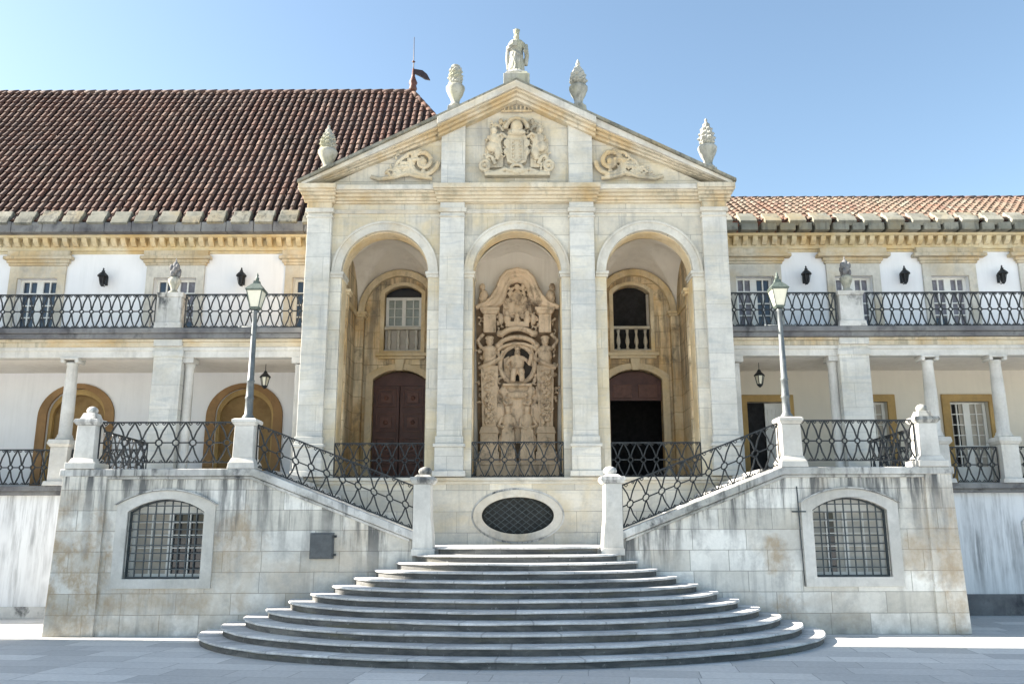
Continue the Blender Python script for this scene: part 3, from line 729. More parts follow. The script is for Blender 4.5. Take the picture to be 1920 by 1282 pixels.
for s in (-1, 1):
    # corner pilasters and wall arch
    for yy in (24.93, YP+.66):
        m = MB(); m.box(*sorted((s*4.62, s*4.87)), yy, yy+.28 if yy > 24 else yy+.2, 3.44, 8.42)
        cp = m.build('corner_pilaster', M['ochre'], P, bevel=.01)
        m = MB(); m.box(*sorted((s*4.57, s*4.88)), yy-.04, yy+.28, 8.42, 8.49); m.box(*sorted((s*4.53, s*4.88)), yy-.08, yy+.28, 8.49, 8.57)
        m.build('capital', M['soffit'], cp, bevel=.008)
    m = MB(); c = s*3.56
    m.plate(arc(c, 8.57, 1.27, 1.36, 180, 0, 36)+arc(c, 8.57, 1.08, 1.17, 0, 180, 36), [], 25.05, 25.199); m.build('wall_arch', M['soffit'], P, bevel=.01)
    m = MB(); m.box(*sorted((s*4.858, s*4.80)), YP+.9, 24.92, 8.42, 8.56); m.build('string_course', M['soffit'], P, bevel=.008)
    # window above the door: moulded surround and balustrade
    wc = s*3.48
    m = MB(); m.plate(seg_top(wc, .68, 7.36, 9.26, .30), [seg_top(wc, .56, 7.42, 9.21, .25)], 25.15, 25.30); m.build('window_surround', M['soffit'], P, bevel=.01)
    m = MB(); m.box(wc-.78, wc+.78, 25.03, 25.199, 7.24, 7.34); m.box(wc-.70, wc+.70, 25.08, 25.199, 7.16, 7.239); m.build('window_ledge', M['soffit'], P, bevel=.01)
    dc = s*3.53
    m = MB(); m.plate(seg_top(dc, 1.0, 3.45, 6.66, .36), [seg_top(dc, .79, 3.4, 6.545, .295)], 25.12, 25.26); m.build('door_surround', M['soffit'], P, bevel=.012)
    m = MB(); m.plate([(dc-.10, 6.80), (dc+.10, 6.80), (dc+.15, 7.15), (dc-.15, 7.15)], [], 25.06, 25.12); m.build('keystone', M['soffit'], P, bevel=.012)
    B = MB(); B.box(wc-.555, wc+.555, 25.22, 25.36, 8.10, 8.18); bal = B.build('balustrade', M['trim'] if s > 0 else M['trim'], P, bevel=.006)
    m = MB(); m.box(wc-.555, wc+.555, 25.24, 25.36, 7.421, 7.47); m.build('bottom_rail', M['trim'], bal)
    for q in range(4):
        m = MB(); m.lathe([(.045, 0), (.05, .05), (.03, .09), (.065, .22), (.06, .30), (.03, .46), (.045, .54), (.05, .62)], wc-.41+q*.273, 25.30, 7.47, 12)
        m.build('baluster', M['trim'], bal, recalc=False)
    if s < 0:
        m = MB(); m.box(wc-.55, wc+.55, 25.40, 25.44, 7.43, 8.2); m.build('shutter_panel', M['shutter'], P)
    m = MB(); m.box(wc-.7, wc+.7, 25.9, 25.95, 7.3, 9.7); m.build('dark_room', M['void'], P)
# left upper casement
wc = -3.48
W = MB(); W.plate(rect(wc-.55, wc+.55, 8.185, 9.15), [rect(wc-.46, wc-.30, 8.26, 9.06), rect(wc-.27, wc-.06, 8.26, 9.06), rect(wc+.06, wc+.27, 8.26, 9.06), rect(wc+.30, wc+.46, 8.26, 9.06)], 25.42, 25.47)
for q in range(1, 3): W.box(wc-.46, wc-.06, 25.425, 25.465, 8.26+q*.27-.01, 8.26+q*.27+.01); W.box(wc+.06, wc+.46, 25.425, 25.465, 8.26+q*.27-.01, 8.26+q*.27+.01)
cw = W.build('casement', M['white_paint'], P, label='white paned casement of the upper left opening')
m = MB(); m.box(wc-.55, wc+.55, 25.48, 25.49, 8.18, 9.15); m.build('pane', plain('milky_glass', (.30, .33, .30), .25), cw)
m = MB(); m.plate(seg_top(wc, .55, 9.16, 9.21, .24), [], 25.44, 25.46); m.build('fanlight', M['glass'], P)
# right upper opening: half open leaf
m = MB(); m.box(3.96, 4.04, 25.36, 25.40, 8.2, 9.2); m.build('open_leaf', M['shutter'], P)
# doors
def door_leaf(cx, hw, z0, z1, name, parent, rows):
    m = MB(); m.box(cx-hw, cx+hw, 25.36, 25.41, z0, z1); d = m.build(name, M['door'], parent, bevel=.006)
    hgt = (z1-z0)/rows
    for r in range(rows):
        a, b = z0+hgt*r+.09, z0+hgt*(r+1)-.09
        m = MB(); m.plate(rect(cx-hw+.09, cx+hw-.09, a, b), [rect(cx-hw+.13, cx+hw-.13, a+.04, b-.04)], 25.335, 25.359)
        m.frustum(cx, 25.35, a+.12, b-.12, (hw-.22)*2, (hw-.22)*2, .03, .03)
        m.ell((cx, 25.345, (a+b)/2), (.07, .04, .07)); m.build('panel', M['door_hi'], d, bevel=.006)
    return d
for q in (-1, 1): door_leaf(-3.53+q*.40, .39, 3.45, 6.38, 'door', P, 4)
m = MB(); m.plate(seg_top(-3.53, .79, 6.385, 6.53, .27), [], 25.37, 25.41); m.build('door_head', M['door'], P)
m = MB(); m.plate(seg_top(3.53, .79, 5.92, 6.53, .27), [], 25.37, 25.41); dh = m.build('door_head', M['door'], P, label='upper fixed panel of the open right door')
for q in (-1, 1):
    m = MB(); m.box(3.53+q*.38-.28, 3.53+q*.38+.28, 25.345, 25.369, 6.0, 6.4); m.build('panel', M['door_hi'], dh, bevel=.01)
m = MB(); m.box(3.53-.8, 3.53-.74, 25.4, 26.1, 3.45, 5.9); m.build('open_door', M['door'], P)
m = MB(); m.box(2.4, 4.7, 27.5, 27.6, 3.4, 6.8); m.box(2.4, 4.7, 25.56, 27.5, 3.3, 3.42); m.box(2.3, 2.4, 25.56, 27.6, 3.4, 6.8); m.box(4.7, 4.8, 25.56, 27.6, 3.4, 6.8); m.box(2.3, 4.8, 25.56, 27.6, 6.8, 6.9); m.build('passage', M['void'], P)
m = MB(); m.box(-4.6, -2.4, 25.7, 25.8, 3.4, 7.0); m.build('dark_room', M['void'], P)
# rails in the three bays
railing((-4.66, YP+.02, 3.45), (-2.38, YP+.02, 3.45), .86, 'black iron railing across the foot of the left portico arch', .33)
railing((-1.17, YP+.02, 3.45), (1.17, YP+.02, 3.45), .88, 'black iron railing in front of the carved niche', .325)
railing((2.38, YP+.02, 3.45), (4.66, YP+.02, 3.45), .86, 'black iron railing across the foot of the right portico arch', .33)

# ------------------------------------------------------------------ carved centrepiece in the middle niche
m = MB(); m.box(-1.24, 1.24, 24.35, 25.19, 3.44, 10.4); m.build('niche_back', M['vault'], P)
YN = 24.3
A = thing('carved_altarpiece', (0, YN, 3.44), 'tall carved brown stone allegory with bell-shaped gable in the central arch', 'sculpture')
def nx(px): return (px-970)*.0148
def nz(py): return 9.62-(py-503)*.01561
def pt(px, py, y=0): return (nx(px), YN-y, nz(py))
# gable: moulded bell curve
half = [(1052, 578), (1043, 574), (1030, 568), (1018, 556), (1008, 538), (1001, 521), (990, 509), (970, 504)]
full = half + [(1940-x, y) for x, y in half[-2::-1]]
m = MB()
for dy, off, r in ((.28, 0, .07), (.22, 9, .085), (.14, 18, .08)):
    pts = []
    for i, (x, y) in enumerate(full):
        a = full[max(0, i-1)]; b = full[min(len(full)-1, i+1)]
        tx, ty = b[0]-a[0], b[1]-a[1]; L = math.hypot(tx, ty); nxn, nyn = ty/L, -tx/L
        if nyn < 0 and False: pass
        pts.append(pt(x-(-nxn)*0 + 0, y, dy) if off == 0 else (nx(x+(-nxn)*-off if False else x + (970-x)/max(1, math.hypot(970-x, 585-y))*off), YN-dy, nz(y + (585-y)/max(1, math.hypot(970-x, 585-y))*off)))
    m.tube(pts, r, 8, flat=.12)
carved(m, 'gable', M['carve'], A, .022, .015)
m = MB()
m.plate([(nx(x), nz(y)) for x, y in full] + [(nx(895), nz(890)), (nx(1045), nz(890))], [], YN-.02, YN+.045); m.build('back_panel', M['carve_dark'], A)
for s in (-1, 1):
    cx = s*nx(1022)  # ~0.77
    cx = s*.80
    m = MB()   # upper pilaster
    m.frustum(cx, YN-.15, nz(625), nz(590), .36, .36, .3, .3); m.frustum(cx, YN-.16, nz(590), nz(584), .42, .5, .36, .42); m.frustum(cx, YN-.16, nz(584), nz(578), .56, .58, .46, .46)
    m.build('upper_pilaster', M['carve'], A, bevel=.01)
    m = MB()   # atlas figure with raised arm, growing out of a tapering shaft
    m.ell((cx, YN-.24, nz(641)), (.11, .12, .14)); m.ell((cx, YN-.20, nz(668)), (.21, .15, .24)); m.ell((cx, YN-.2, nz(655)), (.24, .12, .10))
    m.ell((cx, YN-.2, nz(682)), (.19, .14, .14))
    m.tube([(cx+s*.22, YN-.2, nz(654)), (cx+s*.36, YN-.22, nz(640)), (cx+s*.18, YN-.22, nz(627))], .06, 7)
    m.tube([(cx-s*.22, YN-.2, nz(655)), (cx-s*.30, YN-.3, nz(675)), (cx-s*.38, YN-.3, nz(660))], .055, 7)
    m.ell((cx, YN-.30, nz(636)), (.13, .08, .07))
    m.tube([(cx-s*.35, YN-.25, nz(672)), (cx-.0, YN-.36, nz(685)), (cx+s*.30, YN-.25, nz(692))], .065, 7)
    carved(m, 'herm_figure', M['carve'], A, .018, .02, .07)
    m = MB(); m.frustum(cx, YN-.14, nz(800), nz(688), .40, .50, .30, .36); m.frustum(cx, YN-.16, nz(812), nz(800), .56, .46, .42, .34)
    m.frustum(cx, YN-.15, nz(845), nz(812), .50, .50, .38, .38); m.frustum(cx, YN-.16, 3.44, nz(845), .58, .58, .44, .44); m.build('herm_shaft', M['carve'], A, bevel=.012)
    m = MB()   # leaf ornament on the shaft
    for q in range(9):
        z = nz(700+q*11); w = .13-.004*q
        m.ell((cx+(-1)**q*.04, YN-.32+.007*q*0, z), (w, .05, .06)); m.ell((cx-(-1)**q*.08, YN-.31, z-.06), (.06, .045, .08))
    m.ell((cx, YN-.35, nz(828)), (.16, .05, .14)); m.ell((cx, YN-.37, nz(826)), (.08, .05, .07))
    carved(m, 'shaft_ornament', M['carve'], A, .016, .02, .05)
    m = MB()   # figure resting on the gable shoulder
    m.ell((s*nx(1040)*.99, YN-.12, nz(535)), (.09, .09, .11)); m.ell((s*.98, YN-.12, nz(553)), (.14, .12, .20)); m.ell((s*.93, YN-.14, nz(566)), (.20, .12, .12))
    m.tube([(s*1.02, YN-.12, nz(546)), (s*1.1, YN-.16, nz(558)), (s*1.0, YN-.2, nz(566))], .04, 6)
    carved(m, 'gable_figure', M['carve'], A, .018, .02, .07)
# hood: curved sarcophagus lids
m = MB()
for rr, zz, yy, tk in ((.56, 618, .30, .085), (.62, 634, .26, .07), (.66, 646, .22, .055)):
    m.tube([(rr*math.sin(R(a)), YN-yy, nz(zz)-.42+.42*math.cos(R(a))*1.0) for a in range(-62, 63, 8)], tk, 8, flat=.12)
for s in (-1, 1): m.ell((s*.50, YN-.30, nz(628)), (.10, .10, .10)); m.ell((s*.56, YN-.26, nz(650)), (.09, .1, .09))
carved(m, 'curved_hood', M['carve'], A, .02, .015)
# figures and crown over the hood
m = MB()
for x, y, w in ((950, 588, .11), (990, 588, .11), (970, 592, .10)):
    m.ell((nx(x), YN-.26, nz(y)), (.07, .07, .085)); m.ell((nx(x), YN-.22, nz(y+11)), (w, .11, .14))
m.box(-.34, .34, YN-.28, YN-.1, nz(614), nz(604)); 
for x in (938, 1002): m.ell((nx(x), YN-.15, nz(598)), (.09, .08, .17))
for x in (930, 1010): m.ell((nx(x), YN-.1, nz(580)), (.08, .06, .12)); m.ell((nx(x), YN-.1, nz(566)), (.06, .05, .07))
carved(m, 'upper_group', M['carve'], A, .018, .02, .06)
m = MB()
for a in range(-70, 71, 20):
    m.tube([(0, YN-.05, nz(568)), (.30*math.sin(R(a)), YN-.12, nz(568)+.42*math.cos(R(a)))], .035, 6)
m.ell((0, YN-.12, nz(552)), (.14, .10, .16)); m.ell((0, YN-.14, nz(535)), (.09, .07, .09)); m.tube([(.22*math.cos(R(t)), YN-.1, nz(550)+.24*math.sin(R(t))) for t in range(0, 361, 30)], .04, 6)
carved(m, 'radiant_emblem', M['carve'], A, .018, .015, .06)
# oval recess with the seated ruler
m = MB()
m.tube([(.50*math.cos(R(t)), YN-.16, nz(684)+.56*math.sin(R(t))) for t in range(0, 361, 12)], .075, 8)
carved(m, 'oval_recess_rim', M['carve'], A, .02, .012)
m = MB(); m.plate(ellipse(0, nz(684), .46, .52), [], YN-.05, YN-.021); m.build('oval_recess', plain('recess_shade_stone', (.07, .06, .05), .9, bump=.5), A)  # flat plate; its dark colour stands in for the shade of a recess
m = MB()
m.ell((0, YN-.26, nz(664)), (.085, .095, .115)); m.ell((0, YN-.26, nz(656)), (.09, .09, .05)); m.ell((0, YN-.2, nz(682)), (.20, .15, .25)); m.ell((0, YN-.2, nz(674)), (.25, .12, .11))
m.ell((-.10, YN-.34, nz(700)), (.11, .2, .13)); m.ell((.10, YN-.34, nz(700)), (.11, .2, .13)); m.tube([(-.12, YN-.45, nz(702)), (-.13, YN-.42, nz(718))], .08, 7); m.tube([(.12, YN-.45, nz(702)), (.13, YN-.42, nz(718))], .08, 7)
m.tube([(-.24, YN-.2, nz(675)), (-.33, YN-.3, nz(688)), (-.24, YN-.38, nz(690))], .055, 7); m.tube([(.24, YN-.2, nz(675)), (.34, YN-.3, nz(686)), (.40, YN-.38, nz(668))], .055, 7)
for q in range(5): m.tube([(-.38+.06*q, YN-.12, nz(668+abs(q-2)*2)), (-.36+.07*q, YN-.16, nz(716))], .03, 5)
m.tube([(.42, YN-.38, nz(655)), (.42, YN-.38, nz(690))], .02, 6)
carved(m, 'seated_ruler', M['carve'], A, .016, .015, .05)
# corbel and cartouche below
m = MB()
m.ell((0, YN-.14, nz(745)), (.62, .12, .42)); m.ell((0, YN-.12, nz(790)), (.72, .12, .62)); m.box(-.42, .42, YN-.36, YN-.05, nz(726), nz(721))
m.ell((0, YN-.28, nz(742)), (.30, .10, .12)); 
for s in (-1, 1):
    m.tube([(s*.30+s*.10*math.cos(R(t)), YN-.26, nz(742)+.10*math.sin(R(t))) for t in range(0, 361, 40)], .04, 6)
    m.tube([(s*.15, YN-.30, nz(756)), (s*.32, YN-.28, nz(760)), (s*.42, YN-.25, nz(750))], .05, 6)
    m.tube([(s*.58, YN-.2, nz(725)), (s*.66, YN-.2, nz(760)), (s*.72, YN-.2, nz(790)), (s*.62, YN-.2, nz(815))], .07, 6)
    m.ell((s*.50, YN-.22, nz(776)), (.18, .10, .32)); m.ell((s*.4, YN-.24, nz(735)), (.12, .08, .14))
carved(m, 'cartouche', M['carve'], A, .02, .025, .08)
for s in (-1, 1):
    m = MB(); c = s*.27
    m.ell((c, YN-.36, nz(772)), (.085, .09, .105)); m.ell((c, YN-.36, nz(766)), (.10, .09, .06)); m.ell((c, YN-.30, nz(790)), (.17, .15, .24)); m.ell((c, YN-.3, nz(808)), (.20, .18, .2)); m.ell((c+s*.05, YN-.28, nz(830)), (.24, .2, .34))
    m.tube([(c+s*.17, YN-.3, nz(783)), (c+s*.26, YN-.36, nz(798)), (c+s*.10, YN-.46, nz(802))], .05, 7); m.tube([(c-s*.16, YN-.3, nz(784)), (c-s*.20, YN-.4, nz(800)), (c, YN-.46, nz(806))], .05, 7)
    for q in range(6): m.tube([(c-.15+.06*q, YN-.42, nz(806)), (c-.19+.075*q, YN-.46, nz(870))], .03, 5)
    m.ell((c, YN-.25, nz(865)), (.27, .24, .36))
    carved(m, 'seated_figure', M['carve'], A, .018, .02, .06)
m = MB(); m.box(-1.14, 1.14, YN-.55, YN-.03, 3.441, 3.9); m.box(-1.16, 1.16, YN-.58, YN-.03, 3.9, 3.98); m.build('base', M['carve'], A, bevel=.01)

# leafy ornament filling the gaps of the composition
def leafwork(spots, y0, rnd, r0=.05):
    m = MB()
    for cx, cz, wx, wz, nn in spots:
        if nn == 26: m.box(cx-wx, cx+wx, y0-.01, y0+.05, cz-wz, cz+wz)
        for q in range(nn):
            x = cx+rnd.uniform(-wx, wx); z = cz+rnd.uniform(-wz, wz); a = rnd.uniform(0, 6.28); L = rnd.uniform(.06, .13); cu = rnd.choice((-1, 1))
            pts = [(x+L*t*math.cos(a+cu*t*1.9), y0-.02-.05*math.sin(3.1*t), z+L*t*math.sin(a+cu*t*1.9)) for t in (0, .33, .66, 1)]
            m.tube(pts, r0*rnd.uniform(.6, 1), 6, r2=r0*.35)
            if q % 3 == 0: m.ell((pts[-1][0], y0-.05, pts[-1][2]), (r0*.8, r0*.8, r0*.8), 8, 6)
    return m
rl = random.Random(11)
for spot_ in ([(s_*.52, nz(600), .10, .25, 12) for s_ in (-1, 1)] + [(s_*1.0, nz(600), .08, .3, 8) for s_ in (-1, 1)] + [(0, nz(575), .42, .30, 26), (0, nz(548), .28, .28, 16)]
    + [(s_*.56, nz(700), .10, .35, 14) for s_ in (-1, 1)] + [(s_*.48, nz(760), .16, .35, 16) for s_ in (-1, 1)] + [(0, nz(765), .3, .18, 14), (0, nz(730), .4, .10, 12)] + [(s_*1.08, nz(700), .05, .9, 14) for s_ in (-1, 1)]):
    carved(leafwork([spot_], YN-.08, rl), 'leaf_ornament', M['carve'], A, .018, .012, .06)
for s_ in (-1, 1): carved(leafwork([(s_*.80, nz(745), .14, .75, 44)], YN-.32, rl, .035), 'herm_ornament', M['carve'], A, .016, .01, .06)

# ------------------------------------------------------------------ pediment reliefs
YR = YP+.0
def rx(px): return (px-970)*.01455
def rz(py): return 11.54+(333-py)*.0158
m = MB()
m.plate([(rx(x), rz(y)) for x, y in ((951, 260), (989, 260), (991, 290), (988, 308), (970, 318), (952, 308), (949, 290))], [], YR-.20, YR+.03)
m.box(rx(910), rx(1032), YR-.2, YR+.02, rz(334), rz(328))
for s in (-1, 1):
    X = lambda px: s*rx(970+px)
    m.tube([(X(60+8*math.cos(R(t))), YR-.16, rz(315)+.14*math.sin(R(t))) for t in range(0, 361, 30)], .055, 7); m.ell((X(60), YR-.17, rz(315)), (.06, .08, .06))
    m.tube([(X(58), YR-.1, rz(325)), (X(40), YR-.14, rz(328)), (X(22), YR-.16, rz(322)), (X(12), YR-.2, rz(326)), (X(0), YR-.2, rz(324))], .06, 7)
    m.tube([(X(62), YR-.1, rz(306)), (X(52), YR-.14, rz(296)), (X(46), YR-.14, rz(300)), (X(40), YR-.12, rz(312))], .055, 7)
    m.tube([(X(24), YR-.15, rz(258)), (X(34), YR-.15, rz(272)), (X(30), YR-.14, rz(290)), (X(38), YR-.14, rz(304))], .06, 7)
    # supporter figure
    m.ell((X(43), YR-.22, rz(252)), (.09, .1, .11)); m.ell((X(42), YR-.16, rz(266)), (.15, .12, .17)); m.ell((X(46), YR-.15, rz(280)), (.17, .12, .16)); m.ell((X(36), YR-.16, rz(292)), (.09, .1, .18))
    m.tube([(X(38), YR-.2, rz(262)), (X(28), YR-.25, rz(258)), (X(20), YR-.2, rz(264))], .045, 6)
    m.tube([(X(18+5*math.cos(R(t))), YR-.18, rz(274)+.09*math.sin(R(t))) for t in range(0, 361, 40)], .035, 6); m.ell((X(20), YR-.17, rz(290)), (.07, .08, .10))
    m.tube([(X(50), YR-.1, rz(245)), (X(40), YR-.1, rz(236)), (X(32), YR-.1, rz(240)), (X(26), YR-.1, rz(250))], .045, 6)
    m.ell((X(30), YR-.1, rz(232)), (.06, .07, .10)); m.ell((X(52), YR-.1, rz(262)), (.06, .06, .08))
m.ell((0, YR-.24, rz(246)), (.17, .16, .20)); m.ell((0, YR-.22, rz(256)), (.26, .15, .10)); 
m.tube([(.30*math.cos(R(t)), YR-.16, rz(247)+.30*math.sin(R(t))) for t in range(0, 181, 20)], .07, 7)
m.tube([(.16*math.cos(R(t)), YR-.2, rz(322)+.12*math.sin(R(t))) for t in range(0, 361, 30)], .05, 7)
for q in range(-3, 4):
    m.tube([(q*.11, YR-.06, rz(209)), (q*.12, YR-.08, rz(200)-.03*abs(q)*0)], .028, 6)
m.tube([(-.42, YR-.05, rz(210)), (0, YR-.09, rz(211)), (.42, YR-.05, rz(210))], .04, 6)
carved(m, 'coat_of_arms', M['relief'], P, .017, .012, .06)
m = leafwork([(s_*.62, rz(290), .25, .42, 26) for s_ in (-1, 1)] + [(s_*.45, rz(245), .25, .22, 14) for s_ in (-1, 1)] + [(0, rz(325), .5, .06, 12)], YR-.07, rl, .042)
carved(m, 'coat_of_arms_foliage', M['relief'], P, .016, .01, .05)
m = MB()
for q in range(5):
    for s_ in (-1, 1): m.ell((s_*.10, YR-.225, rz(300)+.11*q), (.035, .02, .03))
m.plate([(-.17, rz(306)), (-.17, rz(268)), (.17, rz(268)), (.17, rz(306)), (0, rz(312))], [[(-.13, rz(304)), (-.13, rz(270)), (.13, rz(270)), (.13, rz(304)), (0, rz(309))]], YR-.235, YR-.19)
m.build('shield_charges', M['relief'], P, recalc=False)
m = MB(); m.plate(arc(0, rz(247), .25, .25, 180, 0, 16), [], YR-.06, YR+.0); m.build('crown_recess', plain('dark_brown_stone', (.10, .065, .04), .9), P)  # plain dark brown half disc behind the crown arch
for s in (-1, 1):
    m = MB(); X = lambda px: s*(px)
    def sp_(cx, cz, r0, turns, st, r=.045, dirn=1):
        pts = []
        for q in range(int(turns*14)+1):
            a = st+dirn*q/14*2*math.pi; rr = r0*(1-.75*q/(turns*14))
            pts.append((s*(cx+rr*math.cos(a)), YR-.10, cz+rr*math.sin(a)))
        m.tube(pts, r, 6)
    sp_(2.56, 11.96, .42, 1.5, math.pi, .07, 1); sp_(3.08, 11.80, .24, 1.2, 0, .055, -1); sp_(3.42, 11.62, .14, 1.1, 0, .045, 1)
    m.tube([(s*2.3, YR-.07, 11.48), (s*2.7, YR-.12, 11.52), (s*3.0, YR-.12, 11.62), (s*3.3, YR-.12, 11.50), (s*3.75, YR-.06, 11.47), (s*3.98, YR-.05, 11.55)], .06, 7)
    m.tube([(s*2.6, YR-.1, 12.3), (s*2.95, YR-.12, 12.2), (s*3.25, YR-.1, 11.95), (s*3.35, YR-.08, 11.7)], .05, 7)
    for q in range(9):
        a = q*.7; m.ell((s*(2.5+.1*q), YR-.12, 12.22-.07*q+.07*math.sin(q*2.1)), (.09, .07, .06))
        m.ell((s*(2.55+.09*q), YR-.10, 11.62+.06*math.cos(q*1.7)), (.07, .06, .06))
    m.ell((s*2.56, YR-.10, 11.96), (.11, .09, .11))
    m2 = leafwork([(s*2.95, 12.05, .35, .16, 16), (s*3.2, 11.7, .45, .14, 20)], YR-.06, rl, .04); m.add(m2.v, m2.f, True)
    carved(m, 'scroll_relief', M['relief'], P, .016, .015, .05)

# ------------------------------------------------------------------ urns on the pediment and statue
def urn(x, z, h, kind, label):
    t = thing('stone_urn', (x, YP-.1, z), label, 'urn', 'stone urns along the pediment')
    m = MB(); m.frustum(x, YP-.1, z-.12, z+.05, .44, .40); m.build('base', M['urn'], t, bevel=.01)
    s = h/1.4
    body = [(.17, .05), (.19, .10), (.13, .16), (.12, .22), (.14, .30), (.21, .42), (.265, .56), (.275, .62), (.24, .67), (.15, .70)]
    m = MB(); m.lathe([(r*1.02, q*s) for r, q in body], x, YP-.1, z, 24, 8, .03); m.build('bowl', M['urn'], t, recalc=False)
    if kind == 0:   # flat topped stack
        top = [(.15, .70), (.20, .76), (.17, .82), (.21, .90), (.20, .97), (.16, 1.02), (.19, 1.08), (.17, 1.16), (.12, 1.20), (.13, 1.25), (.05, 1.28)]
    elif kind == 1:  # leafy cone with bud
        top = [(.15, .70), (.23, .76), (.25, .84), (.21, .92), (.22, 1.0), (.16, 1.08), (.12, 1.18), (.05, 1.25), (.065, 1.32), (.045, 1.38), (.01, 1.46)]
    else:            # layered pineapple
        top = [(.15, .70), (.21, .76), (.19, .80), (.24, .86), (.18, .93), (.22, .98), (.15, 1.06), (.17, 1.12), (.09, 1.2), (.10, 1.26), (.03, 1.34), (.04, 1.40), (.01, 1.44)]
    m = MB(); m.lathe([(r*1.03, q*s) for r, q in top], x, YP-.1, z, 28, 7, .16, (.74*s, 1.2*s)); carved(m, 'finial', M['urn'], t, .014, .03, .09)
    return t
urn(-5.17, 11.66, 1.44, 2, 'squat leaf-topped stone urn at the low left end of the pediment')
urn(-1.70, 13.50, 1.58, 0, 'blunt flat-topped stone urn just left of the pediment statue')
urn(1.72, 13.50, 1.56, 1, 'mossy cone-topped stone urn just right of the pediment statue')
urn(5.22, 11.66, 1.62, 2, 'pineapple-topped stone urn at the low right end of the pediment')

S = thing('crowned_statue', (0, YP-.1, 14.52), 'robed and crowned stone statue standing on the apex of the pediment', 'statue')
m = MB(); m.lathe([(.30, 0), (.32, .04), (.28, .08)], 0, YP-.1, 14.52, 8, smooth=False); m.build('base', M['coping'], S)
m = MB(); zb = 14.59; y = YP-.1
m.lathe([(.20, 0), (.205, .1), (.185, .35), (.175, .55), (.155, .72), (.18, .9), (.20, 1.0), (.15, 1.08), (.07, 1.11), (.06, 1.16)], 0, y, zb, 28, 9, .09, (0, .75), 1.18, .85)
m.ell((0.01, y-.02, zb+1.23), (.075, .085, .10)); m.ell((.01, y-.10, zb+1.22), (.012, .02, .025)); m.ell((0, y+.03, zb+1.22), (.085, .07, .11))
# arms: right arm bent holding a book, left arm out with drapery
m.tube([(-.17, y, zb+1.0), (-.26, y-.03, zb+.80), (-.20, y-.16, zb+.80), (-.08, y-.17, zb+.90)], .055, 8)
m.tube([(.19, y, zb+1.0), (.28, y-.04, zb+.80), (.26, y-.16, zb+.64)], .062, 8)
m.tube([(.27, y, zb+.95), (.31, y+.02, zb+.6), (.27, y+.03, zb+.3)], .07, 8); m.tube([(-.25, y+.02, zb+.9), (-.28, y+.04, zb+.5), (-.24, y+.03, zb+.15)], .055, 8)
m.box(-.12, .02, y-.22, y-.15, zb+.82, zb+1.0)
m.tube([(-.15, y-.08, zb+.78), (0, y-.14, zb+.62), (.18, y-.10, zb+.52)], .045, 7); m.tube([(-.15, y-.08, zb+.6), (-.04, y-.14, zb+.3), (.03, y-.13, zb+.05)], .035, 6)
m.tube([(.1, y-.12, zb+.6), (.10, y-.14, zb+.3), (.13, y-.12, zb+.03)], .035, 6); m.ell((-.07, y-.16, zb+.03), (.05, .09, .04)); m.ell((.09, y-.16, zb+.03), (.05, .09, .04))
for q in range(4): m.ell((.24+.012*q, y-.20, zb+.60-.02*q), (.013, .04, .013))
carved(m, 'body', M['urn'], S, .014, .012, .05)
m = MB(); m.lathe([(.078, 0), (.085, .03), (.075, .06), (.10, .15), (.085, .15), (.07, .08)], .005, y, zb+1.29, 16, 8, .12, (.1, .2)); m.build('crown', M['urn'], S, recalc=False)

S.scale = (.94, .94, .94)
for o_ in [o for o in bpy.data.objects if o.get('group') == 'stone urns along the pediment']: o_.scale = (.94, .94, .94)

# ------------------------------------------------------------------ wings
def tiled(parent, name, x0, x1, ye, ze, slope, length, period, tl, mt, mp, hip=None, wid=.62):
    cs, sn = math.cos(slope), math.sin(slope)
    nrm = Vector((0, -sn, cs))
    m = MB(); x = x0
    rnd = random.Random(3)
    while x < x1:
        Lx = length
        if hip and x > hip[0]: Lx = length*(1-(x-hip[0])/(hip[1]-hip[0]))
        n = int(Lx/tl)
        jx0 = rnd.uniform(-.012, .012)
        for k in range(n+1):
            s0 = k*tl; s1 = min((k+1)*tl+.07, Lx+.05)
            if s1 <= s0+.05: continue
            jx = jx0+rnd.uniform(-.012, .012); jh = rnd.uniform(0, .018)
            vs = []
            for ss, rr, hh in ((s0, period*wid*.56, .030+jh), (s1, period*wid*.46, .006)):
                for q in range(6):
                    a = math.pi*q/5
                    off = nrm*(math.sin(a)*rr*.8+hh+.05*mnoise.noise(Vector((x*.35, ss*.5, 1.3)))+.015)
                    vs.append((x+jx+rr*math.cos(a), ye+ss*cs+off.y, ze+ss*sn+off.z))
            m.add(vs, [(q, q+1, 7+q, 6+q) for q in range(5)] + [(5, 4, 3, 2, 1, 0)], False)
        x += period
    m.build(name, mt, parent, recalc=False)
    b = MB(); xe = x1 if not hip else hip[1]
    t0 = x0-.2
    top = x1 if not hip else hip[0]
    b.add([(t0, ye, ze), (xe, ye, ze), (top, ye+length*cs, ze+length*sn), (t0, ye+length*cs, ze+length*sn)], [(0, 1, 2, 3)])
    b.build('roof_bed', mp, parent, recalc=False)

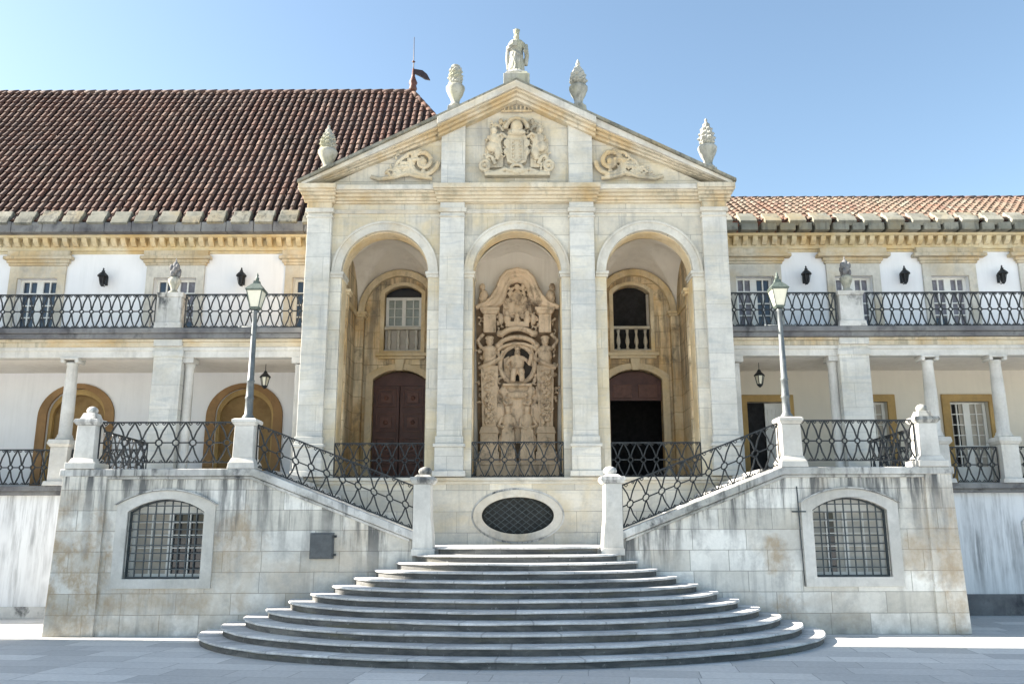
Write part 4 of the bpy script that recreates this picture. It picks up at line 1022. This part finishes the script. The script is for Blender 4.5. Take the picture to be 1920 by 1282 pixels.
def upper_door(parent, cx, hw, y, flare, zt=9.63, wd=.24, glassm='glassb', cream=False):
    # stone surround with a stepped cornice head
    m = MB(); m.plate([(cx-hw-wd, 7.45), (cx-hw, 7.45), (cx-hw, zt), (cx+hw, zt), (cx+hw, 7.45), (cx+hw+wd, 7.45), (cx+hw+wd, 10.02), (cx-hw-wd, 10.02)], [], y-.07, y-.001)
    s = m.build('door_surround', M['trim'] if cream else M['trim'], parent, bevel=.01)
    m = MB()
    for q, (z0, z1, e) in enumerate(((10.022, 10.10, .05), (10.10, 10.20, .10), (10.20, 10.30, .19+flare), (10.30, 10.479, .10+flare))):
        m.box(cx-hw-wd-e, cx+hw+wd+e, y-.07-e*.7, y-.002, z0+.001, z1)
    m.build('door_head', M['cornice'], s, bevel=.01)
    m = MB(); ys = y+.16
    hs = []
    for q in (-1, 1):
        c = cx+q*hw*.5
        for cc in (-1, 1):
            for r in range(5):
                hs.append(rect(*sorted((c+cc*.02, c+cc*(hw*.5-.10))), 7.72+r*.375, 7.72+r*.375+.34))
    m.plate(rect(cx-hw+.002, cx+hw-.002, 7.452, zt-.002), hs, ys, ys+.05)
    d = m.build('glazed_door', M['white_paint'], parent)
    rc = random.Random(int(cx*10)); m = MB()
    for q in (-1, 1):
        if rc.random() < .55: zc_ = rc.uniform(7.6, 8.6); m.box(*sorted((cx+q*.04, cx+q*(hw-.04))), ys+.051, ys+.0515, zc_, 9.6)
    if m.v: m.build('curtain', M['lace'], d, recalc=False)
    m = MB(); m.box(cx-hw, cx+hw, ys+.052, ys+.06, 7.45, zt); m.build('pane', M[glassm], d)

def wing(s):
    left = s < 0
    name = 'left_wing' if left else 'right_wing'
    xi, xo = 5.70, (27.0 if left else 24.0)
    lab = ('long white gallery wing left of the portico under a steep dark brown tiled roof' if left
           else 'long white gallery wing right of the portico under a low pinkish tiled roof')
    W = thing('gallery_wing', (s*12, 24, 0), lab, 'building', 'gallery wings')
    bx = lambda a, b: sorted((s*a, s*b))
    # lower front wall
    xw = 9.42 if left is False else 9.9
    ho = []
    if not left: ho = [seg_top(13.85, .62, .9, 2.25, .3), seg_top(19, .62, .9, 2.25, .3)]
    m = MB(); m.plate(rect(*bx(9.2, xo), .0, 3.14), ho, 22.62, 23.0); m.build('lower_wall', M['white_low'], W)
    m = MB(); m.box(*bx(9.2, xo), 22.55, 22.619, 0, .28 if left else .52); m.build('wall_base', M['dark_mould'] if not left else M['coping'], W, bevel=.01)
    if not left:
        m = MB(); m.plate(seg_top(13.85, .80, .7, 2.32, .36), [seg_top(13.85, .61, .9, 2.245, .295)], 22.57, 22.66); m.build('window_surround', M['white_stone'], W)
        m = MB(); m.box(13.2, 14.5, 22.8, 22.82, .8, 2.7); m.build('pane', M['glass'], W)
    # gallery floor
    m = MB(); m.box(*bx(5.75, xo), 22.36, 24.9, 3.16, 3.30); m.box(*bx(9.3, xo), 22.44, 22.62, 3.06, 3.159); m.build('gallery_floor', M['dark_mould'], W, bevel=.015)
    # back wall
    holes = []; ups = []
    if left:
        for c in (-8.0, -12.93, -17.8, -22.7): holes.append([(c-.86, 3.31)] + [(x, z) for x, z in arc(c, 5.45, .86, .80, 180, 0, 20)] + [(c+.86, 3.31)])
        ups = [(-6.2, .60), (-10.37, .64), (-14.55, .61), (-18.7, .61), (-22.9, .61)]
    else:
        for c in (7.30, 10.28, 13.25, 16.2, 19.2): holes.append(rect(c-.58, c+.58, 3.31, 5.80))
        ups = [(7.2, .57), (10.2, .57), (13.12, .57), (16.05, .57), (19.0, .57)]
    m = MB(); m.plate(rect(*bx(5.5, xo), 3.305, 6.9), holes, 24.9, 25.2); m.build('gallery_back_wall', M['white'] if left else M['cream'], W)
    m = MB(); m.plate(rect(*bx(5.5, xo), 7.0, 10.5), [rect(c-h, c+h, 7.44, 9.63) for c, h in ups], 24.9, 25.2); m.build('upper_wall', M['white'], W)
    m = MB(); m.box(*bx(5.4, xo), 25.2, 34, 0, 10.9); m.build('body', M['white'], W)
    # ceiling, slab and mouldings of the gallery
    m = MB(); m.box(*bx(5.66, xo), 22.78, 24.899, 6.72, 7.0); m.build('gallery_ceiling', M['vault'], W)
    m = MB(); m.box(*bx(5.66, xo), 22.46, 22.78, 6.69, 6.97); m.box(*bx(5.66, xo), 22.42, 22.5, 6.87, 6.969); m.build('beam', M['white_stone'], W, bevel=.01)
    m = MB(); m.box(*bx(5.66, xo), 22.40, 24.89, 6.971, 7.10); m.box(*bx(5.66, xo), 22.33, 24.89, 7.101, 7.17); m.build('ochre_moulding', M['cornice'], W, bevel=.012)
    m = MB(); m.box(*bx(5.66, xo), 22.22, 24.89, 7.171, 7.30); m.box(*bx(5.66, xo), 22.16, 24.89, 7.301, 7.44); m.build('balcony_slab', M['dark_mould'], W, bevel=.02)
    # top cornice
    m = MB(); m.box(*bx(5.5, xo), 24.80, 24.93, 10.481, 10.58); m.box(*bx(5.5, xo), 24.86, 24.93, 10.40, 10.48)
    x = 5.75
    while x < xo:
        c = s*x; m.plate_x([(24.80, 10.585), (24.72, 10.60), (24.60, 10.70), (24.56, 10.82), (24.80, 10.82)], [], c-.075, c+.075); x += .295
    m.box(*bx(5.5, xo), 24.52, 24.95, 10.821, 10.90); m.box(*bx(5.5, xo), 24.80, 24.94, 10.58, 10.82)
    m.build('bracketed_cornice', M['ochre_corn'], W, bevel=.006)
    m = MB(); rnd = random.Random(5 if left else 9); x = 5.6
    while x < xo:
        w = rnd.uniform(.55, .95) if left else rnd.uniform(.36, .52); gp = .012 if left else .10
        z1 = 11.22 + rnd.uniform(-.02, .02)
        m.box(*bx(x, x+w), 24.26+rnd.uniform(0, .02), 24.7, 10.905 if True else 0, z1 if left else 11.14); x += w+gp
    m.build('gutter_stones', M['dark_mould'] if left else M['eave'], W, bevel=.02)
    # slanted eave slabs
    p = .722 if left else .742; x = 5.9 + (0 if left else .05); cnt = 0
    sl = R(58) if left else R(42)
    while x < (19 if left else 18):
        m = MB(); w = .54 if left else .52; L = .56 if left else .60; th = .16
        y0, z0 = 24.22, 11.17
        c, sn = math.cos(sl), math.sin(sl); j = rnd.uniform(-.02, .02); k_ = .52
        Q = lambda u, v: (y0+u*L*c+v*sn, z0+j+u*L*sn-v*c)
        m.plate_x([Q(0, -.02), Q(k_, -.05), Q(k_, .0), Q(1, -.02), Q(1, th), Q(0, th)], [], *bx(x+rnd.uniform(-.02, .02), x+w+rnd.uniform(-.02, .02)))
        m.build('eave_slab', M['eave'], W, bevel=.02); x += p; cnt += 1
    # small upright ribs between the slabs
    # roof
    if left:
        tiled(W, 'roof_tiles', -27, 1.0, 24.42, 11.25, R(53.5), 8.93, .245, .36, M['tileL'], M['panL'], hip=(-3.95, .35))
        m = MB(); zr = 11.25+8.93*math.sin(R(53.5)); yr = 24.42+8.93*math.cos(R(53.5))
        m.add([(-3.95, yr, zr), (.35, 24.42, 11.25), (.35, 38, 11.25), (-27, 38, 11.25), (-27, yr, zr)], [(0, 1, 2), (0, 2, 3, 4)]); m.build('roof_rear', M['panL'], W, recalc=False)
        m = MB()
        x = -27
        while x < -3.95: m.lathe([(.10, 0), (.11, .05), (.10, .46)], 0, 0, 0, 8) if False else m.tube([(x, yr, zr+.01), (x+.47, yr, zr+.03)], .10, 8, r2=.115); x += .42
        for q in range(19):
            f0 = q/19; f1 = (q+1.1)/19
            A0 = Vector((.35, 24.42, 11.25)); B0 = Vector((-3.95, yr, zr))
            m.tube([A0.lerp(B0, f0), A0.lerp(B0, min(1, f1))], .115, 8, r2=.10)
        m.build('ridge_tiles', M['tileL'], W, recalc=False)
    else:
        tiled(W, 'roof_tiles', 5.6, 24, 24.42, 11.22, R(31), 4.15, .235, .36, M['tileR'], M['panR'])
        zr = 11.22+4.15*math.sin(R(31)); yr = 24.42+4.15*math.cos(R(31))
        m = MB(); x = 5.0
        while x < 24: m.tube([(x, yr, zr+.0), (x+.47, yr, zr+.015)], .09, 8, r2=.10); x += .42
        m.build('ridge_tiles', M['tileL'], W, recalc=False)
        m = MB(); m.add([(5, yr, zr), (24, yr, zr), (24, 34, 10.9), (5, 34, 10.9)], [(0, 1, 2, 3)]); m.build('roof_rear', M['panR'], W, recalc=False)
    # doors upstairs
    for c, h in ups: upper_door(W, c, h, 24.9, .10 if not left else .0)
    # gallery doors
    if left:
        for c in (-8.0, -12.93, -17.8):
            def arch(a, b, zs, z0=3.305): return [(c-a, z0)] + arc(c, zs, a, b, 180, 0, 22) + [(c+a, z0)]
            m = MB(); m.plate(arch(1.12, 1.0, 5.40), [arch(.86, .80, 5.45, 3.3)[0:0] or arch(.85, .79, 5.45, 3.2)], 24.84, 24.899) if False else m.plate(
                [(c-1.12, 3.306)] + arc(c, 5.42, 1.12, .98, 180, 0, 22) + [(c+1.12, 3.306), (c+.85, 3.306)] + arc(c, 5.45, .85, .79, 0, 180, 22) + [(c-.85, 3.306)], [], 24.83, 24.899)
            f = m.build('arched_recess', M['brown_frame'], W, bevel=.012)
            m = MB(); m.plate([(c-.86, 3.307)] + arc(c, 5.45, .86, .80, 180, 0, 22) + [(c+.86, 3.307), (c+.76, 3.307)] + arc(c, 5.40, .76, .68, 0, 180, 22) + [(c-.76, 3.307)], [], 25.0, 25.13); m.build('inner_arch', M['frame_ochre'], f, bevel=.01)
            m = MB(); m.box(c-.9, c+.9, 25.14, 25.19, 3.306, 6.4); m.build('recess_panel', plain('ochre_brown_panel', (.27, .175, .07), .8, colr2=(.17, .10, .04), scale=2.5), f)
    else:
        for i, c in enumerate((7.30, 10.28, 13.25, 16.2)):
            m = MB(); m.plate([(c-.80, 3.306), (c-.57, 3.306), (c-.57, 5.79), (c+.57, 5.79), (c+.57, 3.306), (c+.80, 3.306), (c+.80, 6.0), (c-.80, 6.0)], [], 24.82, 24.899)
            f = m.build('door_frame', M['frame_ochre'], W, bevel=.012)
            hs = []
            for q in (-1, 1):
                for r in range(6):
                    for cc in (-1, 1): hs.append(rect(*sorted((c+q*.285+cc*.015, c+q*.285+cc*.19)), 3.9+r*.31, 3.9+r*.31+.285))
            if i == 0:
                m = MB(); m.box(c+.0, c+.56, 25.05, 25.10, 3.31, 5.78)
                for r in range(4): m.box(c+.08+r*.12, c+.13+r*.12, 25.03, 25.049, 3.5, 5.6)
                m.build('door_leaf', M['white_paint'], f)
            else:
                m = MB(); m.plate(rect(c-.568, c+.568, 3.31, 5.785), hs, 25.05, 25.10); gd = m.build('glazed_door', M['white_paint'], f)
                m = MB(); m.box(c-.20, c+.56, 25.11, 25.12, 3.31, 5.78); m.box(c-.56, c-.4, 25.11, 25.12, 3.31, 5.78); m.build('curtain', M['shutter'], gd)
            m = MB(); m.box(c-.7, c+.7, 25.17, 25.18, 3.306, 5.9); m.build('dark_room', M['void'], f)
    # square pier and columns
    def column(x, z0=4.50, r=.165, y=22.62):
        m = MB(); m.lathe([(r*1.35, 0), (r*1.35, .05), (r*1.15, .08), (r*1.2, .11), (r*1.0, .15), (r*1.0, .6), (r*.98, 1.2), (r*.84, 2.0), (r*.95, 2.02), (r*.95, 2.06), (r*.86, 2.08)], s*x, y, z0, 20)
        c = m.build('column', M['white_stone'], W, recalc=False)
        m = MB(); m.box(s*x-.24, s*x+.24, y-.22, y+.22, 6.64, 6.688)
        for q in (-1, 1): m.tube([(s*x+q*.19, y-.2, 6.60), (s*x+q*.19, y+.2, 6.60)], .055, 8)
        m.build('capital', M['white_stone'], c, bevel=.006)
    def pedestal(x, w=.46, z1=4.5):
        m = MB(); m.frustum(s*x, 22.62, 3.302, 3.42, w+.16, w+.12); m.frustum(s*x, 22.62, 3.42, z1-.2, w, w); m.frustum(s*x, 22.62, z1-.2, z1-.12, w+.02, w+.14); m.frustum(s*x, 22.62, z1-.12, z1-.001, w+.14, w+.10)
        m.build('pedestal', M['white_stone'], W, bevel=.012)
    if left:
        for x in (12.0, 14.9, 17.8): pedestal(x); column(x)
        px0, px1 = 8.98, 9.74; column(8.84, 3.35, .13, 22.66) if False else None
        m = MB(); m.lathe([(.16, 0), (.16, .1), (.13, .15), (.12, 3.1), (.15, 3.2), (.15, 3.25)], -8.86, 22.70, 3.31, 16); m.box(-9.0, -8.70, 22.48, 22.9, 6.55, 6.688); m.build('half_column', M['white_stone'], W, recalc=False)
    else:
        for x in (11.06, 12.88, 14.7, 16.5): pedestal(x); column(x)
        px0, px1 = 8.62, 9.42
        m = MB(); m.lathe([(.16, 0), (.16, .1), (.13, .15), (.12, 3.1), (.15, 3.2), (.15, 3.25)], 8.52, 22.70, 3.31, 16); m.box(8.36, 8.66, 22.48, 22.9, 6.55, 6.688); m.build('half_column', M['white_stone'], W, recalc=False)
    m = MB(); m.box(*bx(px0, px1), 22.40, 23.0, 3.302, 6.98); m.box(*bx(px0-.04, px1+.04), 22.36, 23.0, 6.70, 6.86); m.box(*bx(px0, px1), 22.30, 22.6, 6.98, 7.16); m.build('square_pier', M['pil'], W, bevel=.012)
    m = MB(); m.box(*bx(5.75, 5.95), 22.46, 22.9, 3.31, 6.5); m.box(*bx(5.72, 6.05), 22.42, 22.92, 6.52, 6.688); m.build('end_pilaster', M['white_stone'], W, bevel=.01)
    # pedestal on the balcony over the pier
    cx = (px0+px1)/2 + (0.0 if left else -.03)
    m = MB(); m.frustum(s*cx, 22.42, 7.442, 7.60, .74, .70, .5, .5); m.frustum(s*cx, 22.42, 7.60, 8.30, .62, .62, .42, .42); m.frustum(s*cx, 22.42, 8.30, 8.42, .66, .74, .46, .54); m.build('balcony_pedestal', M['coping'], W, bevel=.012)
    # small urn on it
    u = thing('stone_urn', (s*cx, 22.42, 8.42), 'small dark stone finial with leafy top on the %s balcony pedestal' % ('left' if left else 'right'), 'urn', 'balcony urns')
    m = MB(); m.lathe([(.14, 0), (.15, .06), (.08, .12), (.09, .18), (.15, .32), (.17, .42), (.11, .48), (.07, .52)], s*cx, 22.42, 8.42, 18, 6, .04); m.build('bowl', M['urn'], u, recalc=False)
    m = MB()
    for q in range(9):
        a = q*.7; m.ell((s*cx+.10*math.cos(a), 22.42+.10*math.sin(a), 9.0+.09*(q % 3)), (.065, .065, .10), 8, 6)
    m.ell((s*cx, 22.42, 9.15), (.10, .10, .22)); m.tube([(s*cx, 22.42, 9.3), (s*cx, 22.42, 9.46)], .03, 6, r2=.01)
    m.build('leafy_top', M['dark_mould'], u, recalc=False)
    # railings
    side = 'left' if left else 'right'
    zr = 7.46
    railing((s*5.72, 22.30, zr), (s*(px0-.02), 22.30, zr), .93, 'upper balcony iron railing between the portico and the %s pedestal' % side, .27)
    railing((s*(px1+.02), 22.30, zr), (s*(xo-9), 22.30, zr), .93, 'upper balcony iron railing outward from the %s pedestal' % side, .27)
    if left:
        railing((-9.78, 22.55, 3.32), (-11.72, 22.55, 3.32), .92, 'lower gallery iron railing between the left terrace and the slim column', .31)
        railing((-12.28, 22.55, 3.32), (-14.62, 22.55, 3.32), .92, 'lower gallery iron railing at the far left edge, beyond the slim column', .31)
    else:
        railing((9.45, 22.55, 3.32), (10.78, 22.55, 3.32), .92, 'lower gallery iron railing between the right pier and the first column', .30)
        railing((11.34, 22.55, 3.32), (12.6, 22.55, 3.32), .92, 'lower gallery iron railing between the two slim right columns', .30)
        railing((13.16, 22.55, 3.32), (14.42, 22.55, 3.32), .92, 'lower gallery iron railing at the far right edge of the gallery', .30)
    return W
WL = wing(-1); WR = wing(1)

# drainpipe on the right lower wall
dp = MB(); dp.tube([(11.22, 22.56, 2.75), (11.12, 22.56, 2.65), (11.12, 22.56, .3)], .035, 8); o = dp.build('drain_pipe', M['iron_wall']); setp(o, 'grey drainpipe down the streaked white wall right of the right terrace', 'pipe')

# ------------------------------------------------------------------ wall lanterns
def wall_lantern():
    t = thing('wall_lantern', (0, 0, 0), '', 'lantern', 'black wall lanterns upstairs')
    m = MB(); m.box(-.05, .05, .28, .30, -.25, .05); m.tube([(0, .29, -.2), (0, .16, -.32), (0, 0, -.30)], .018, 6); m.build('bracket', M['iron'], t, recalc=False)
    m = MB(); m.lathe([(.07, -.28), (.115, -.02), (.14, .0)], 0, 0, 0, 6, smooth=False); b = m.build('glass', M['void'], t, recalc=False)
    m = MB()
    for k in range(6):
        a = R(60*k); m.tube([(.078*math.cos(a), .078*math.sin(a), -.28), (.145*math.cos(a), .145*math.sin(a), 0)], .011, 4)
    m.lathe([(.03, -.36), (.08, -.29), (.08, -.27)], 0, 0, 0, 8); m.build('cage', M['iron'], t, recalc=False)
    m = MB(); m.lathe([(.19, 0), (.18, .03), (.12, .10), (.05, .17), (.06, .20), (.02, .24), (.035, .27), (.005, .32)], 0, 0, 0, 8, smooth=False); m.build('cap', M['iron'], t, recalc=False)
    return t
wl0 = wall_lantern()
labs = [(-12.46, 'black wall lantern on the white panel left of the left balcony urn'), (-8.30, 'black wall lantern partly behind the left street lamp head'),
        (8.70, 'black wall lantern on the notched white panel nearest right of the portico'), (11.66, 'black wall lantern on the middle white panel of the right wing'), (14.60, 'black wall lantern on the white panel farthest right')]
for i, (x, lb) in enumerate(labs):
    p = (x, 24.64, 9.62)
    wl0.scale = (.86, .86, .86)
    if i == 0: wl0.location = p; wl0['label'] = lb
    else: copy_tree(wl0, None, p, lb)

# hanging lanterns
def hang():
    t = thing('hanging_lantern', (0, 0, 0), '', 'lantern', 'hanging gallery lanterns')
    m = MB(); m.tube([(0, 0, .22), (0, 0, .62)], .009, 5); m.build('chain', M['iron'], t, recalc=False)
    m = MB(); m.lathe([(.07, -.2), (.12, .02), (.12, .04)], 0, 0, 0, 6, smooth=False); m.build('glass', M['lampglass'], t, recalc=False)
    m = MB(); 
    for k in range(6):
        a = R(60*k); m.tube([(.075*math.cos(a), .075*math.sin(a), -.2), (.127*math.cos(a), .127*math.sin(a), .04)], .014, 4)
    m.lathe([(.02, -.28), (.08, -.22), (.08, -.19)], 0, 0, 0, 8); m.build('cage', M['iron'], t, recalc=False)
    m = MB(); m.lathe([(.16, .04), (.15, .07), (.06, .16), (.05, .2), (.02, .23)], 0, 0, 0, 8, smooth=False); m.build('cap', M['iron'], t, recalc=False)
    return t
h0 = hang(); h0.location = (-7.08, 23.6, 6.30); h0['label'] = 'small black lantern hanging in the left gallery beside the portico'
copy_tree(h0, None, (6.79, 23.6, 6.30), 'small black lantern hanging in the right gallery beside the portico')

# ------------------------------------------------------------------ street lamps on the terrace posts
def lamp():
    t = thing('street_lamp', (0, 0, 0), '', 'lamp', 'street lamps on the terrace posts')
    m = MB(); m.lathe([(.14, 0), (.14, .05), (.09, .12), (.085, .45), (.105, .48), (.085, .52), (.078, .85), (.095, .87), (.072, .90), (.056, 2.2), (.046, 2.44), (.07, 2.47), (.045, 2.52)], 0, 0, 0, 14)
    m.build('pole', M['pole'], t, recalc=False)
    m = MB(); m.tube([(-.33, 0, 2.12), (.33, 0, 2.12)], .014, 6); m.ell((-.33, 0, 2.12), (.03, .03, .03), 8, 6); m.ell((.33, 0, 2.12), (.03, .03, .03), 8, 6); m.build('ladder_bar', M['pole'], t, recalc=False)
    m = MB(); m.frustum(0, 0, 2.56, 2.94, .18, .34); m.build('glass', M['lampglass'], t)
    m = MB()
    for sx in (-1, 1):
        for sy in (-1, 1): m.tube([(sx*.095, sy*.095, 2.55), (sx*.175, sy*.175, 2.95)], .013, 4)
    m.frustum(0, 0, 2.52, 2.57, .16, .23); m.frustum(0, 0, 2.94, 2.97, .38, .40); m.build('frame', M['copper'], t)
    m = MB(); m.frustum(0, 0, 2.972, 3.12, .42, .18); m.frustum(0, 0, 3.12, 3.20, .15, .12); m.lathe([(.03, 3.20), (.05, 3.26), (.02, 3.30), (.03, 3.33), (.004, 3.40)], 0, 0, 0, 8); m.build('cap', M['copper'], t)
    return t
L0 = lamp(); L0.location = (-5.99, YW+.2, 4.555); L0['label'] = 'green-capped street lamp on the terrace post left of the portico'
copy_tree(L0, None, (5.99, YW+.2, 4.555), 'green-capped street lamp on the terrace post right of the portico')

# ------------------------------------------------------------------ weathervane on the steep roof
V = thing('weathervane', (-3.95, 29.7, 18.45), 'thin mast with a dark drooping vane at the end of the steep roof ridge', 'weathervane')
m = MB(); m.tube([(-3.95, 29.7, 18.4), (-3.95, 29.7, 20.75)], .03, 6, r2=.012); m.build('mast', M['flag'], V, recalc=False)
m = MB(); m.lathe([(.10, 0), (.16, .1), (.12, .25), (.17, .35), (.11, .5), (.07, .62), (.04, .95)], -3.95, 29.7, 18.45, 10); m.lathe([(.02, 0), (.07, .05), (.02, .1)], -3.95, 29.7, 19.65, 8); m.build('finial', M['door'], V, recalc=False)
m = MB(); m.plate([(-3.92, 19.38), (-3.6, 19.32), (-3.42, 19.16), (-3.30, 18.92), (-3.5, 18.96), (-3.68, 19.08), (-3.92, 19.2)], [], 29.66, 29.74); m.build('vane', M['flag'], V)

# ------------------------------------------------------------------ tower at the left of the courtyard (throws the shade over the paving)
T = thing('clock_tower', (-29.7, 17.5, 0), 'tall pale stone tower standing left of the courtyard outside the picture', 'tower')
m = MB(); m.box(-33, -26.5, 15.2, 19.86, 0, 30); m.build('shaft', M['towerst'], T)
m = MB(); m.box(-33.3, -26.2, 14.9, 20.1, 30, 31); m.frustum(-29.7, 17.5, 31, 35, 5, 4, 4, 3); m.build('belfry', M['towerst'], T)
